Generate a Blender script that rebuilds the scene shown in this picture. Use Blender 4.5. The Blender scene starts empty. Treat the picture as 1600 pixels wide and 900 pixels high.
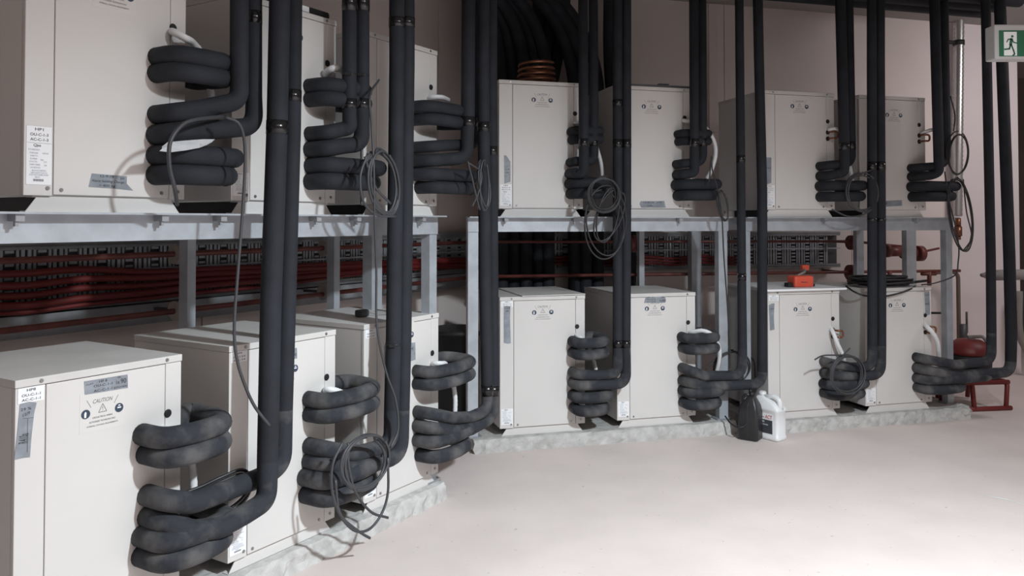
import bpy, bmesh, math, random
from mathutils import Vector, Matrix
random.seed(7)
R = math.radians
D = bpy.data
SC = bpy.context.scene
COL = SC.collection

# ------------------------------------------------------------------ camera, light, exposure
FPX, HY, CH, PITCH = 1254.909, 318.469, 1.3057, 0.0216
cam_d = D.cameras.new('camera'); cam = D.objects.new('camera', cam_d); COL.objects.link(cam)
cam.location = (0, 0, CH); cam.rotation_euler = (math.pi/2 + PITCH, 0, 0)
cam_d.sensor_width = 36; cam_d.lens = FPX/1600*36; cam_d.shift_y = (HY-450)/1600
cam_d.clip_start = 0.05; cam_d.clip_end = 60
SC.camera = cam
SC.view_settings.view_transform = 'Standard'; SC.view_settings.look = 'None'
SC.view_settings.exposure = 0.0; SC.view_settings.gamma = 1.0; SC.view_settings.use_curve_mapping = False
W_ = D.worlds.new('world'); SC.world = W_; W_.use_nodes = True
bg = W_.node_tree.nodes['Background']; bg.inputs[0].default_value = (1.0, 0.86, 0.80, 1); bg.inputs[1].default_value = 0.15

# one flood lamp under the ceiling, to the right of the viewer, turned towards the racks
ll_ = D.lights.new('flood_lamp', 'SPOT'); ll_.energy = 830; ll_.color = (0.85, 0.945, 1.0); ll_.shadow_soft_size = 0.09
ll_.spot_size = R(123); ll_.spot_blend = 1.0
flood = D.objects.new('flood_lamp', ll_); COL.objects.link(flood); flood.location = (1.76, 1.15, 2.86)
def aim(az, el): return Vector((math.cos(R(az))*math.cos(R(el)), math.sin(R(az))*math.cos(R(el)), math.sin(R(el))))
flood.rotation_euler = aim(126, -67).to_track_quat('-Z', 'Y').to_euler()
l3_ = D.lights.new('overhead_fill', 'AREA'); l3_.shape = 'RECTANGLE'; l3_.size = 4.5; l3_.size_y = 3.0; l3_.energy = 92; l3_.color = (1.0, .87, .82)  # soft fill added overhead to lift the shade; no fitting stands there
fill = D.objects.new('overhead_fill', l3_); COL.objects.link(fill); fill.location = (2.2, -.4, 2.95)
l2_ = D.lights.new('side_lamp', 'AREA'); l2_.shape = 'DISK'; l2_.size = .7; l2_.energy = 21; l2_.color = (1.0, .93, .93)
side = D.objects.new('side_lamp', l2_); COL.objects.link(side); side.location = (4.5, 5.0, 2.75)
side.rotation_euler = Vector((.02, .6, -.8)).to_track_quat('-Z', 'Y').to_euler()

# ------------------------------------------------------------------ frames of the two rows of racks
RK = {'A': (0.5555, -1.3548, 2.2018), 'B': (1.3019, -0.0686, 4.6057)}
UW, UD, UH = 0.5162, 0.5474, 0.75
ZL, ZU = 0.1205, 1.3784
BASE = 0.046
UN = {}
for i, (rk, s, o) in enumerate([('A', 0, 0), ('A', .7064, 0), ('A', 1.3911, 0), ('B', 0, 0), ('B', .7194, 0),
                                ('B', 1.6914, -.0766), ('B', 2.3991, -.0766)]):
    n = i+1
    UN[f'{n}L'] = (rk, s, o, ZL)
    UN[f'{n}U'] = (rk, s+(.0316 if rk == 'A' else .0038), o+(.0356 if rk == 'A' else .039), ZU)

def W(rk, s, o, z):
    a, x, y = RK[rk]; sa, ca = math.sin(a), math.cos(a)
    return Vector((x+s*sa-o*ca, y+s*ca+o*sa, z))
def rot_of(rk): return math.pi/2 - RK[rk][0]
def ray(px, py):
    x = (px-800)/FPX; y = -(py-HY)/FPX; c, s = math.cos(PITCH), math.sin(PITCH)
    return Vector((x, c-s*y, s+c*y))
def at(rk, px, py, off):                      # pixel of the photograph -> (s, z) on the upright plane of that row
    d = ray(px, py); a, x, y = RK[rk]; n = Vector((-math.cos(a), math.sin(a), 0))
    t = (off + n.x*x + n.y*y)/(n.x*d.x+n.y*d.y); p = d*t
    dx, dy = p.x-x, p.y-y
    return dx*math.sin(a)+dy*math.cos(a), p.z+CH
def atw(rk, px, py, off):
    s, z = at(rk, px, py, off); return W(rk, s, off, z)
def aty(px, py, Y):
    d = ray(px, py); t = Y/d.y; return Vector((d.x*t, Y, CH+d.z*t))
def mpp(rk, px, py, off):                     # metres per pixel there
    return (atw(rk, px, py, off)-Vector((0, 0, CH))).y/FPX

# ------------------------------------------------------------------ materials
MAT = {}
def mat(name, col, rough=.6, metal=0.0, var=0.0, vscale=6.0, col2=None, bump=0.0, bscale=60.0, spec=0.5, coat=0, detail=4, specks=0, lo=.35, hi=.65):
    m = D.materials.new(name); m.use_nodes = True; nt = m.node_tree; b = nt.nodes['Principled BSDF']
    b.inputs['Roughness'].default_value = rough; b.inputs['Metallic'].default_value = metal
    b.inputs['Specular IOR Level'].default_value = spec
    if coat: b.inputs['Coat Weight'].default_value = coat
    tc = nt.nodes.new('ShaderNodeTexCoord')
    if var or col2:
        n = nt.nodes.new('ShaderNodeTexNoise'); n.inputs['Scale'].default_value = vscale; n.inputs['Detail'].default_value = detail
        r = nt.nodes.new('ShaderNodeValToRGB')
        c2 = col2 or tuple(c*(1-var) for c in col)
        r.color_ramp.elements[0].position = lo; r.color_ramp.elements[1].position = hi
        r.color_ramp.elements[0].color = (*c2, 1); r.color_ramp.elements[1].color = (*col, 1)
        nt.links.new(tc.outputs['Object'], n.inputs['Vector']); nt.links.new(n.outputs['Fac'], r.inputs['Fac'])
        nt.links.new(r.outputs['Color'], b.inputs['Base Color'])
    else:
        b.inputs['Base Color'].default_value = (*col, 1)
    if bump:
        n2 = nt.nodes.new('ShaderNodeTexNoise'); n2.inputs['Scale'].default_value = bscale; n2.inputs['Detail'].default_value = 5
        bp = nt.nodes.new('ShaderNodeBump'); bp.inputs['Strength'].default_value = bump; bp.inputs['Distance'].default_value = .01
        nt.links.new(tc.outputs['Object'], n2.inputs['Vector']); nt.links.new(n2.outputs['Fac'], bp.inputs['Height'])
        nt.links.new(bp.outputs['Normal'], b.inputs['Normal'])
    if specks:
        n3 = nt.nodes.new('ShaderNodeTexNoise'); n3.inputs['Scale'].default_value = 38; n3.inputs['Detail'].default_value = 3
        r3 = nt.nodes.new('ShaderNodeValToRGB'); r3.color_ramp.elements[0].position = .70; r3.color_ramp.elements[1].position = .74
        r3.color_ramp.elements[0].color = (1, 1, 1, 1); r3.color_ramp.elements[1].color = (1-specks, 1-specks, 1-specks, 1)
        mx = nt.nodes.new('ShaderNodeMix'); mx.data_type = 'RGBA'; mx.blend_type = 'MULTIPLY'; mx.inputs[0].default_value = 1
        nt.links.new(tc.outputs['Object'], n3.inputs['Vector']); nt.links.new(n3.outputs['Fac'], r3.inputs['Fac'])
        nt.links.new(r.outputs['Color'], mx.inputs[6]); nt.links.new(r3.outputs['Color'], mx.inputs[7]); nt.links.new(mx.outputs[2], b.inputs['Base Color'])
    MAT[name] = m; return m
mat('cream_paint', (.684, .665, .648), .42, var=.03, vscale=3)
mat('cream_lid', (.66, .645, .625), .5, var=.10, vscale=5)
mat('foam', (.021, .0235, .031), .8, col2=(.0145, .0165, .021), vscale=9, bump=.12, bscale=90, spec=.35)
mat('dusty_foam', (.165, .158, .155), .85, col2=(.027, .030, .037), vscale=8, bump=.2, bscale=70, spec=.3, lo=.42, hi=.80)
mat('black_tape', (.009, .009, .010), .22, spec=.55)
mat('galvanised', (.50, .535, .58), .45, metal=.35, var=.16, vscale=14, bump=.03)
mat('galvanised_dull', (.36, .37, .39), .55, metal=.3, var=.2, vscale=12)
mat('concrete', (.56, .55, .535), .95, col2=(.43, .42, .405), vscale=22, bump=.8, bscale=32, detail=8, specks=.4)
mat('rubber', (.012, .012, .013), .6)
mat('cable_black', (.022, .022, .025), .45)
mat('cable_grey', (.048, .050, .056), .5)
mat('white_plastic', (.80, .81, .82), .4)
mat('conduit_white', (.78, .79, .80), .45)
mat('label_white', (.86, .87, .89), .45)
mat('label_film', (.684, .665, .648), .42)
mat('ink', (.05, .055, .065), .6)
mat('ink_grey', (.17, .165, .17), .6)
mat('ink_pale', (.42, .46, .52), .6)
mat('sign_navy', (.035, .055, .09), .5)
mat('duct_tape', (.30, .33, .37), .38, var=.25, vscale=25, bump=.25, bscale=40)
mat('copper', (.26, .115, .07), .38, metal=.8)
mat('red_pipe', (.19, .055, .045), .45, var=.35, vscale=10)
mat('red_cable', (.17, .022, .02), .5)
mat('wall_panel', (.80, .72, .69), .7, var=.10, vscale=1.2)
mat('wall_low', (.36, .33, .315), .8, var=.12, vscale=1.5)
mat('wall_lit_pink', (.80, .73, .745), .7, var=.06, vscale=1.0)  # wall colour with the pink light at the right end put into it
mat('wall_brown', (.13, .105, .095), .9, var=.2, vscale=2)
mat('ceiling_dark', (.35, .33, .32), .9)
mat('floor_concrete', (.70, .62, .59), .7, col2=(.64, .565, .54), vscale=2.6, bump=.10, bscale=45, detail=9, specks=.35)
mat('screw', (.35, .34, .33), .35, metal=.8)
mat('orange', (.72, .10, .055), .5)
mat('green_sign', (.012, .13, .062), .4)
mat('brown_iron', (.17, .13, .105), .6)
mat('tan_foam', (.42, .38, .35), .8)
mat('sign_white', (.48, .48, .48), .5)
mat('red_plastic', (.17, .022, .02), .5)
mat('paper', (.80, .82, .84), .6, bump=.6, bscale=30)
mat('grey_foam', (.26, .25, .24), .8)
mat('dark_steel', (.10, .10, .105), .5, metal=.4)
mat('spiral_metal', (.55, .55, .56), .32, metal=.85)
mat('label_red', (.55, .04, .03), .5)
mat('jug_black', (.022, .022, .024), .42, bump=.15, bscale=30)

# ------------------------------------------------------------------ builders
def tube(bm, pts, r, seg=12, caps=True, mi=0):
    n = len(pts); rs = r if isinstance(r, (list, tuple)) else [r]*n
    prev = None; rings = []
    for i in range(n):
        if i == 0: t = pts[1]-pts[0]
        elif i == n-1: t = pts[-1]-pts[-2]
        else: t = (pts[i+1]-pts[i]).normalized()+(pts[i]-pts[i-1]).normalized()
        if t.length < 1e-9: t = Vector((0, 0, 1))
        t.normalize()
        if prev is None:
            u = t.cross(Vector((0, 0, 1)))
            if u.length < .05: u = t.cross(Vector((1, 0, 0)))
        else:
            u = prev-t*prev.dot(t)
            if u.length < 1e-6: u = t.cross(Vector((1, 0, 0)))
        u.normalize(); prev = u; v = t.cross(u)
        rings.append([bm.verts.new(pts[i]+(u*math.cos(2*math.pi*k/seg)+v*math.sin(2*math.pi*k/seg))*rs[i]) for k in range(seg)])
    for i in range(n-1):
        for k in range(seg):
            f = bm.faces.new((rings[i][k], rings[i][(k+1) % seg], rings[i+1][(k+1) % seg], rings[i+1][k]))
            f.smooth = True; f.material_index = mi
    if caps:
        bm.faces.new(rings[0][::-1]).material_index = mi; bm.faces.new(rings[-1]).material_index = mi
def fillet(pts, r, n=7):
    out = [pts[0]]
    for i in range(1, len(pts)-1):
        p, a, b = pts[i], pts[i-1], pts[i+1]
        d1 = a-p; d2 = b-p; l1, l2 = d1.length, d2.length
        if l1 < 1e-6 or l2 < 1e-6: continue
        d1 = d1/l1; d2 = d2/l2
        ang = math.acos(max(-1, min(1, d1.dot(d2))))
        if ang > 3.05: out.append(p); continue
        rr = r[i] if isinstance(r, (list, tuple)) else r
        t = min(rr/math.tan(ang/2), l1*.48, l2*.48)
        A, B = p+d1*t, p+d2*t
        for k in range(n+1):
            q = k/n; out.append(A*(1-q)**2 + p*2*q*(1-q) + B*q*q)
    out.append(pts[-1])
    return out
def smooth(pts, n=6, closed=False):
    out = []; m = len(pts)
    rng = range(m) if closed else range(m-1)
    for i in rng:
        p0 = pts[(i-1) % m] if closed or i > 0 else pts[0]*2-pts[1]
        p1 = pts[i]; p2 = pts[(i+1) % m]
        p3 = pts[(i+2) % m] if closed or i+2 < m else pts[-1]*2-pts[-2]
        for k in range(n):
            t = k/n
            out.append(.5*((2*p1)+(p2-p0)*t+(2*p0-5*p1+4*p2-p3)*t*t+(3*p1-p0-3*p2+p3)*t**3))
    if not closed: out.append(pts[-1])
    return out
def box(bm, x0, x1, y0, y1, z0, z1, mi=0, M=None, bevel=0):
    vs = [Vector((x, y, z)) for x in (x0, x1) for y in (y0, y1) for z in (z0, z1)]
    if M: vs = [M @ v for v in vs]
    v = [bm.verts.new(q) for q in vs]
    fs = [bm.faces.new([v[i] for i in q]) for q in ((0, 1, 3, 2), (4, 6, 7, 5), (0, 4, 5, 1), (2, 3, 7, 6), (0, 2, 6, 4), (1, 5, 7, 3))]
    for f in fs: f.material_index = mi
    if bevel:
        es = list({e for f in fs for e in f.edges})
        bmesh.ops.bevel(bm, geom=es, offset=bevel, segments=2, profile=.5, affect='EDGES')
def prism(bm, poly, depth, M=None, mi=0):      # poly in (x,z), thickness along y from 0 to depth
    a = [Vector((x, 0, z)) for x, z in poly]; b = [Vector((x, depth, z)) for x, z in poly]
    if M: a = [M @ v for v in a]; b = [M @ v for v in b]
    va = [bm.verts.new(p) for p in a]; vb = [bm.verts.new(p) for p in b]; n = len(poly)
    fs = [bm.faces.new(va), bm.faces.new(vb[::-1])]
    for i in range(n): fs.append(bm.faces.new((va[i], vb[i], vb[(i+1) % n], va[(i+1) % n])))
    for f in fs: f.material_index = mi
def disc(bm, c, axis, r, h, seg=18, mi=0):
    axis = axis.normalized(); tube(bm, [c, c+axis*h], r, seg, True, mi)
def lathe(bm, c, prof, seg=20, mi=0):          # prof (r, z)
    rings = [[bm.verts.new(c+Vector((r*math.cos(2*math.pi*k/seg), r*math.sin(2*math.pi*k/seg), z))) for k in range(seg)] for r, z in prof]
    for i in range(len(prof)-1):
        for k in range(seg):
            f = bm.faces.new((rings[i][k], rings[i][(k+1) % seg], rings[i+1][(k+1) % seg], rings[i+1][k])); f.smooth = True; f.material_index = mi
    bm.faces.new(rings[0][::-1]).material_index = mi; bm.faces.new(rings[-1]).material_index = mi
NB = bmesh.new
MX = {}
def mlist(m): return [MAT[k] for k in (m if isinstance(m, (list, tuple)) else [m])]
def link_mesh(name, bm, m):
    bmesh.ops.recalc_face_normals(bm, faces=bm.faces)
    me = D.meshes.new(name); bm.to_mesh(me); bm.free()
    for k in mlist(m): me.materials.append(k)
    o = D.objects.new(name, me); COL.objects.link(o); return o
def tag(o, label, cat, group=None, kind=None):
    o['label'] = label
    if cat: o['category'] = cat
    if group: o['group'] = group
    if kind: o['kind'] = kind
    return o
def thing(name, label, cat, loc, rz=0, group=None):
    o = D.objects.new(name, None); o.empty_display_size = .1; COL.objects.link(o)
    o.location = loc; o.rotation_euler = (0, 0, rz)
    MX[o] = Matrix.Translation(loc) @ Matrix.Rotation(rz, 4, 'Z')
    return tag(o, label, cat, group)
def part(name, bm, m, parent, local=False, label=None):
    if not local: bm.transform(MX[parent].inverted())
    o = link_mesh(name, bm, m); o.parent = parent; MX[o] = MX[parent]
    if label: o['label'] = label
    return o
def single(name, bm, m, label, cat, group=None):   # a thing of one mesh, origin at its lowest middle
    bm.verts.ensure_lookup_table()
    xs = [v.co for v in bm.verts]
    c = Vector(((min(v.x for v in xs)+max(v.x for v in xs))/2, (min(v.y for v in xs)+max(v.y for v in xs))/2, min(v.z for v in xs)))
    bm.transform(Matrix.Translation(-c)); o = link_mesh(name, bm, m); o.location = c
    MX[o] = Matrix.Translation(c)
    return tag(o, label, cat, group)
def struct(name, bm, m):
    o = link_mesh(name, bm, m); o['kind'] = 'structure'; o['label'] = name.replace('_', ' '); return o
def text_bm(bm, s, cx, cz, w, h, y=-.0026, rot=0, shear=0.0, mi=0, M=None, bold=.012):   # upright lettering in the x-z plane
    cu = D.curves.new('t', 'FONT'); cu.body = s; cu.align_x = 'CENTER'; cu.resolution_u = 3; cu.offset = bold
    o = D.objects.new('t', cu); COL.objects.link(o)
    dg = bpy.context.evaluated_depsgraph_get(); me = D.meshes.new_from_object(o.evaluated_get(dg))
    vs = [v.co.copy() for v in me.vertices]
    if vs:
        x0 = min(v.x for v in vs); x1 = max(v.x for v in vs); y0 = min(v.y for v in vs); y1 = max(v.y for v in vs)
        c, sn = math.cos(rot), math.sin(rot); nv = []
        for v in vs:
            a = ((v.x-x0)/(x1-x0)-.5)*w; b = ((v.y-y0)/max(1e-6, y1-y0)-.5)*h; a += b*shear
            p = Vector((cx+a*c-b*sn, y, cz+a*sn+b*c))
            nv.append(bm.verts.new(M @ p if M else p))
        for p in me.polygons:
            try: bm.faces.new([nv[i] for i in p.vertices]).material_index = mi
            except ValueError: pass
    D.objects.remove(o); D.curves.remove(cu); D.meshes.remove(me)
def dup(root, loc, rz):
    r = root.copy(); COL.objects.link(r); r.location = loc; r.rotation_euler = (0, 0, rz)
    MX[r] = Matrix.Translation(loc) @ Matrix.Rotation(rz, 4, 'Z')
    for ch in list(root.children):
        c = ch.copy(); COL.objects.link(c); c.parent = r; MX[c] = MX[r]
        for g in ch.children:
            d = g.copy(); COL.objects.link(d); d.parent = c; MX[d] = MX[r]
    return r

# ------------------------------------------------------------------ the setting
WO = 1.06                                      # how far the walls stand behind the cabinet fronts
b = NB(); box(b, -5, 9.5, -3, 12, -.1, 0); struct('floor', b, 'floor_concrete')
b = NB(); box(b, -5, 9.5, -3, 12, 2.98, 3.1); struct('ceiling', b, 'ceiling_dark')
def wall_box(rk, s0, s1, o0, o1, z0, z1, bm): 
    a = NB(); box(a, s0, s1, o0, o1, z0, z1)
    M = Matrix.Translation(W(rk, 0, 0, 0)) @ Matrix.Rotation(rot_of(rk), 4, 'Z')
    a.transform(M); me = D.meshes.new('t'); a.to_mesh(me); bm.from_mesh(me); D.meshes.remove(me); a.free()
SA = 3.95; SB = .30
b = NB()
for s0, s1 in ((-2.2, -.95), (-.94, .22), (.23, 1.39), (1.4, 2.54), (2.55, 3.3), (3.31, SA)): wall_box('A', s0, s1, WO, WO+.1, 0, 2.98, b)
wall_box('A', -2.2, SA, WO+.012, WO+.11, 0, 2.98, b)
struct('wall_left', b, 'wall_panel')
b = NB(); SE = 4.78
for s0, s1 in ((SB-.05, .9), (.91, 2.06), (2.066, 3.2), (3.206, 4.13)): wall_box('B', s0, s1, WO, WO+.1, 0, 2.98, b)
wall_box('B', SB-.05, 4.13, WO+.012, WO+.11, 0, 2.98, b)
struct('wall_back', b, 'wall_panel')
b = NB(); wall_box('B', 4.132, SE, WO, WO+.11, 0, 2.98, b); struct('wall_end', b, 'wall_lit_pink')  # last stretch split off so the brighter pink light sits in its colour
b = NB(); wall_box('B', SE-.0, SE+.10, WO-.02, WO+2.2, 0, 2.98, b); struct('wall_right', b, 'wall_lit_pink')
b = NB(); wall_box('B', 3.0, 9, 3.0, 3.1, 0, 2.98, b); struct('wall_far', b, 'wall_brown')

# ------------------------------------------------------------------ concrete plinths
def plinth(rk, s0, s1, o0, o1, h, label, seed):
    rnd = random.Random(seed); bm = NB(); ns = int((s1-s0)/.035); prof = [(o0-.012, -.002), (o0-.006, h*.35), (o0, h*.72), (o0+.012, h), (o0+.05, h), (o1, h)]
    rows = []
    for i in range(ns+1):
        s = s0+(s1-s0)*i/ns; row = []
        for j, (o, z) in enumerate(prof):
            k = 1 if j < 4 else 0
            row.append(bm.verts.new(W(rk, s+(rnd.uniform(-.008, .008)), o+k*rnd.uniform(-.009, .007), z-(.006*rnd.random() if j == 3 else 0))))
        rows.append(row)
    for i in range(ns):
        for j in range(len(prof)-1):
            bm.faces.new((rows[i][j], rows[i+1][j], rows[i+1][j+1], rows[i][j+1]))
    for row, rev in ((rows[0], False), (rows[-1], True)):
        bot = bm.verts.new(W(rk, s0 if not rev else s1, o1, -.002)); lst = row+[bot]
        bm.faces.new(lst[::-1] if rev else lst)
    return single('concrete_plinth', bm, 'concrete', label, 'plinth')
plinth('A', -1.3, 1.93, -.035, .66, ZL-BASE, 'rough concrete plinth under the left-hand bottom row of cabinets', 1)
plinth('B', -.16, 1.50, -.03, .66, ZL-BASE, 'rough concrete plinth under the two middle bottom cabinets by the black can', 2)
plinth('B', 1.62, 3.19, -.105, .58, ZL-BASE, 'rough concrete plinth under the two right-hand bottom cabinets, behind the white jug', 3)

# ------------------------------------------------------------------ heat pump cabinets
SX0, SX1 = .082, .458                          # the two seams of the front
def make_unit():
    t = thing('heat_pump_cabinet', 'x', 'heat pump', (0, 0, 0))
    L = True
    b = NB(); box(b, 0, UW, .010, UD, 0, UH-.022, bevel=.002)
    box(b, .0, SX0-.0012, 0, .02, 0, UH-.0235, bevel=.002); box(b, SX1+.0012, UW, 0, .02, 0, UH-.0235, bevel=.002)
    part('casing', b, 'cream_paint', t, L)
    b = NB(); box(b, SX0+.0012, SX1-.0012, -.0005, .02, 0.004, UH-.0245, bevel=.0015); part('front_panel', b, 'cream_paint', t, L)
    b = NB(); box(b, -.002, UW+.002, -.002, UD+.002, UH-.022, UH, bevel=.002); part('lid', b, 'cream_lid', t, L)
    for y in (.012, UD-.03):
        b = NB(); prism(b, [(.012, -BASE+.001), (UW-.012, -BASE+.001), (UW-.042, -.004), (.042, -.004)], .003, Matrix.Translation((0, y, 0)))
        box(b, .03, UW-.03, y, y+.03, -.0045, -.0005)
        box(b, .012, UW-.012, y, y+.03, -BASE, -BASE+.003); part('base_rail', b, 'cream_paint', t, L)
    for x in (.09, UW-.12):
        b = NB(); box(b, x, x+.04, .05, UD-.05, -BASE, -.0005); part('base_runner', b, 'rubber', t, L)
    for x, z in ((.066, .022), (.105, .018), (.43, .018), (.49, .024), (.068, UH-.011), (.462, UH-.011)):
        b = NB(); disc(b, Vector((x, 0, z)), Vector((0, -1, 0)), .0055, .0035 if z < .5 else .0045, 12); part('screw', b, 'screw', t, L)
    b = NB(); disc(b, Vector((.467, .004, .567)), Vector((0, -1, 0)), .0115, .0065, 20); tube(b, [Vector((.467, -.002, .567)), Vector((.467, -.005, .567))], [.0135, .0105], 20)
    part('grommet', b, 'rubber', t, L)
    # caution sticker
    cx, cz = .268, .648
    b = NB(); prism(b, [(cx-.07, cz-.06), (cx+.07, cz-.06), (cx+.07, cz+.056), (cx-.07, cz+.056)], .0006, Matrix.Translation((0, -.0012, 0)))
    c = part('caution_label', b, 'label_film', t, L)
    b = NB()
    text_bm(b, 'CAUTION', cx, cz+.029, .060, .0120, -.0017, 0, .25, bold=.004)
    def stroke(x0, z0, x1, z1, w):
        d = Vector((x1-x0, 0, z1-z0)); n = Vector((-d.z, 0, d.x)).normalized()*w/2
        v = [b.verts.new(Vector((x, -.0017, z))+n*k) for x, z, k in ((x0, z0, 1), (x1, z1, 1), (x1, z1, -1), (x0, z0, -1))]; b.faces.new(v)
    for q in (-1, 1): stroke(cx+q*.049, cz+.036, cx+q*.036, cz+.013, .0014)
    A_, B_, C_ = (cx, cz+.018), (cx-.0125, cz-.006), (cx+.0125, cz-.006)
    for p, q in ((A_, B_), (B_, C_), (C_, A_)): stroke(*p, *q, .0018)
    stroke(cx, cz+.010, cx, cz+.002, .0016); stroke(cx, cz-.0005, cx, cz-.0025, .0018)
    text_bm(b, 'LIVE ELECTRICAL WIRING', cx, cz-.019, .062, .0050, -.0017)
    text_bm(b, 'AUTHORISED TECHNICIAN ONLY', cx, cz-.031, .082, .0050, -.0017)
    text_bm(b, 'INTERNAL CONTROL REQUIREMENTS', cx, cz-.043, .096, .0050, -.0017)
    o = part('lettering', b, 'ink_grey', c, L)
    for q in (-1, 1):
        b = NB(); p = Vector((cx+q*.052, -.001, cz-.004)); disc(b, p, Vector((0, -1, 0)), .0135, .0012, 24, 0)
        if q < 0: prism(b, [(p.x-.0045, p.z-.010), (p.x+.001, p.z-.010), (p.x+.002, p.z+.005), (p.x-.0015, p.z+.008), (p.x-.005, p.z+.002)], .0003, Matrix.Translation((0, -.0026, 0)), 1)
        else:
            prism(b, [(p.x-.006, p.z-.001), (p.x+.006, p.z-.001), (p.x+.006, p.z+.003), (p.x-.006, p.z+.003)], .0003, Matrix.Translation((0, -.0026, 0)), 1)
            prism(b, [(p.x-.004, p.z+.006), (p.x+.004, p.z+.006), (p.x+.003, p.z+.009), (p.x-.003, p.z+.009)], .0003, Matrix.Translation((0, -.0026, 0)), 1)
        part('safety_symbol', b, ['sign_navy', 'label_white'], c, L)
    return t
ULAB = {
 '1L': 'cream heat pump cabinet with tape reading 1x90, nearest one at front left',
 '2L': 'cream cabinet of the bottom row between the nearest cabinet and the plinth end cabinet',
 '3L': 'cream cabinet at the far end of the left bottom row, small dark plug on lid',
 '4L': 'cream bottom cabinet with long tape strip below its white label',
 '5L': 'cream bottom cabinet with tape above its caution print, left of black can',
 '6L': 'cream bottom cabinet behind the white jug, orange case on its loose lid board',
 '7L': 'cream bottom cabinet at far right with black cable heaped on its lid',
 '1U': 'cream upper cabinet at far left with tape about holding charge and white HP1 label',
 '2U': 'cream upper cabinet with a black pouch on top, second from left',
 '3U': 'cream upper cabinet at the right end of the left rack, its seam near the pipes',
 '4U': 'cream upper cabinet with copper coil on top, first of the middle rack',
 '5U': 'cream upper cabinet of the middle rack with a short grey tape at its foot',
 '6U': 'cream upper cabinet of the right rack with white label behind black pipe',
 '7U': 'cream upper cabinet furthest right, beside the spiral metal duct',
}
U = {}
u0 = make_unit()
for k, (rk, s, o, z) in UN.items():
    u = u0 if not U else dup(u0, (0, 0, 0), 0)
    u.location = W(rk, s, o, z); u.rotation_euler = (0, 0, rot_of(rk))
    u['label'] = ULAB[k]; u['group'] = 'cream heat pump cabinets'; U[k] = u
    m_ = Matrix.Translation(u.location) @ Matrix.Rotation(rot_of(rk), 4, 'Z'); MX[u] = m_
    for c in u.children:
        MX[c] = m_
        for g in c.children: MX[g] = m_

def loc_px(k, px, py):                         # photo pixel -> (x, z) on the front of that cabinet
    rk, s, o, z = UN[k]; a, c = at(rk, px, py, o); return a-s, c-z
def place_caution(k, px, py, right=False):
    x, z = loc_px(k, px, py)
    if right: x -= .052; z += .004
    for c in U[k].children:
        if c.name.split('.')[0] == 'caution_label': c.location = (x-.268, 0, z-.648+.004)
for q in (('1L', 160, 642), ('4L', 848, 488), ('5L', 1023, 482), ('6L', 1254, 483), ('7L', 1401.5, 477), ('4U', 847, 156.5), ('5U', 1018, 167), ('6U', 1249, 166.5), ('7U', 1396.5, 180)): place_caution(*q)
for q in (('2L', 461, 577), ('3L', 643, 524), ('1U', 203, -2)): place_caution(*q, True)
def sticker(k, name, pts, m, texts=(), y=-.0016, thick=.0009, label=None):
    poly = [loc_px(k, *p) for p in pts]
    b = NB(); prism(b, poly, thick, Matrix.Translation((0, y, 0)))
    c = part(name, b, m, U[k], True, label)
    if texts:
        x0 = min(p[0] for p in poly); x1 = max(p[0] for p in poly); z0 = min(p[1] for p in poly); z1 = max(p[1] for p in poly)
        b = NB()
        for tx, fx, fz, fw, fh, rot, sh in texts:
            text_bm(b, tx, x0+(x1-x0)*fx, z0+(z1-z0)*fz, (x1-x0)*fw, (z1-z0)*fh, y-.0005, rot, sh)
        part('handwriting' if m == 'duct_tape' else 'lettering', b, 'ink', c, True)
    return c
def id3(a, b, c): return [(a, .5, .82, .34, .17, 0, 0), (b, .5, .50, .72, .17, 0, 0), (c, .5, .2, .72, .17, 0, 0)]
def id_rect(k, x0, x1, z0, z1):                # a rectangle in cabinet metres, given back as photo-free polygon
    return [(x0, z0), (x1, z0), (x1, z1), (x0, z1)]
def sticker_m(k, name, poly, m, texts=(), y=-.0016):
    b = NB(); prism(b, poly, .0009, Matrix.Translation((0, y, 0))); c = part(name, b, m, U[k], True)
    x0 = min(p[0] for p in poly); x1 = max(p[0] for p in poly); z0 = min(p[1] for p in poly); z1 = max(p[1] for p in poly)
    if texts:
        b = NB()
        for tx, fx, fz, fw, fh, rot, sh in texts: text_bm(b, tx, x0+(x1-x0)*fx, z0+(z1-z0)*fz, (x1-x0)*fw, (z1-z0)*fh, y-.0005, rot, sh)
        part('lettering', b, 'ink', c, True)
    return c
def rating(k, x0=.006, x1=.076, z0=.026, z1=.135):
    b = NB(); prism(b, [(x0, z0), (x1, z0), (x1, z1), (x0, z1)], .0009, Matrix.Translation((0, -.0016, 0)))
    c = part('rating_label', b, 'label_white', U[k], True); w = x1-x0; h = z1-z0
    b = NB(); text_bm(b, 'Qpa', x0+w*.42, z1-h*.06, w*.30, h*.085, -.0021, 0, .2, 0)
    rr = random.Random(4)
    for i, (fx, fz, fw) in enumerate([(.30, .84, .45), (.28, .76, .34), (.75, .76, .25), (.3, .69, .3), (.28, .62, .26), (.62, .6, .12), (.27, .55, .3), (.75, .55, .15), (.33, .48, .42), (.75, .47, .1), (.35, .41, .4), (.5, .34, .56), (.5, .285, .66), (.5, .235, .76), (.45, .18, .2)]):
        text_bm(b, ''.join(rr.choice('ABEHKMNRSTUX0358') for _ in range(max(3, int(fw*22)))), x0+w*fx, z0+h*fz, w*fw, h*.038, -.0021, 0, 0, 1)
    for i in range(13): 
        xx = x0+w*(.28+.032*i); box(b, xx, xx+w*.016, -.0022, -.0018, z0+h*.08, z0+h*.135, 0)
    part('lettering', b, ['ink', 'ink_pale'], c, True)
LR = (.006, .076)
def idlab(k, z0, z1, tx): sticker_m(k, 'identity_label', id_rect(k, LR[0], LR[1], z0, z1), 'label_white', id3(*tx))
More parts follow.
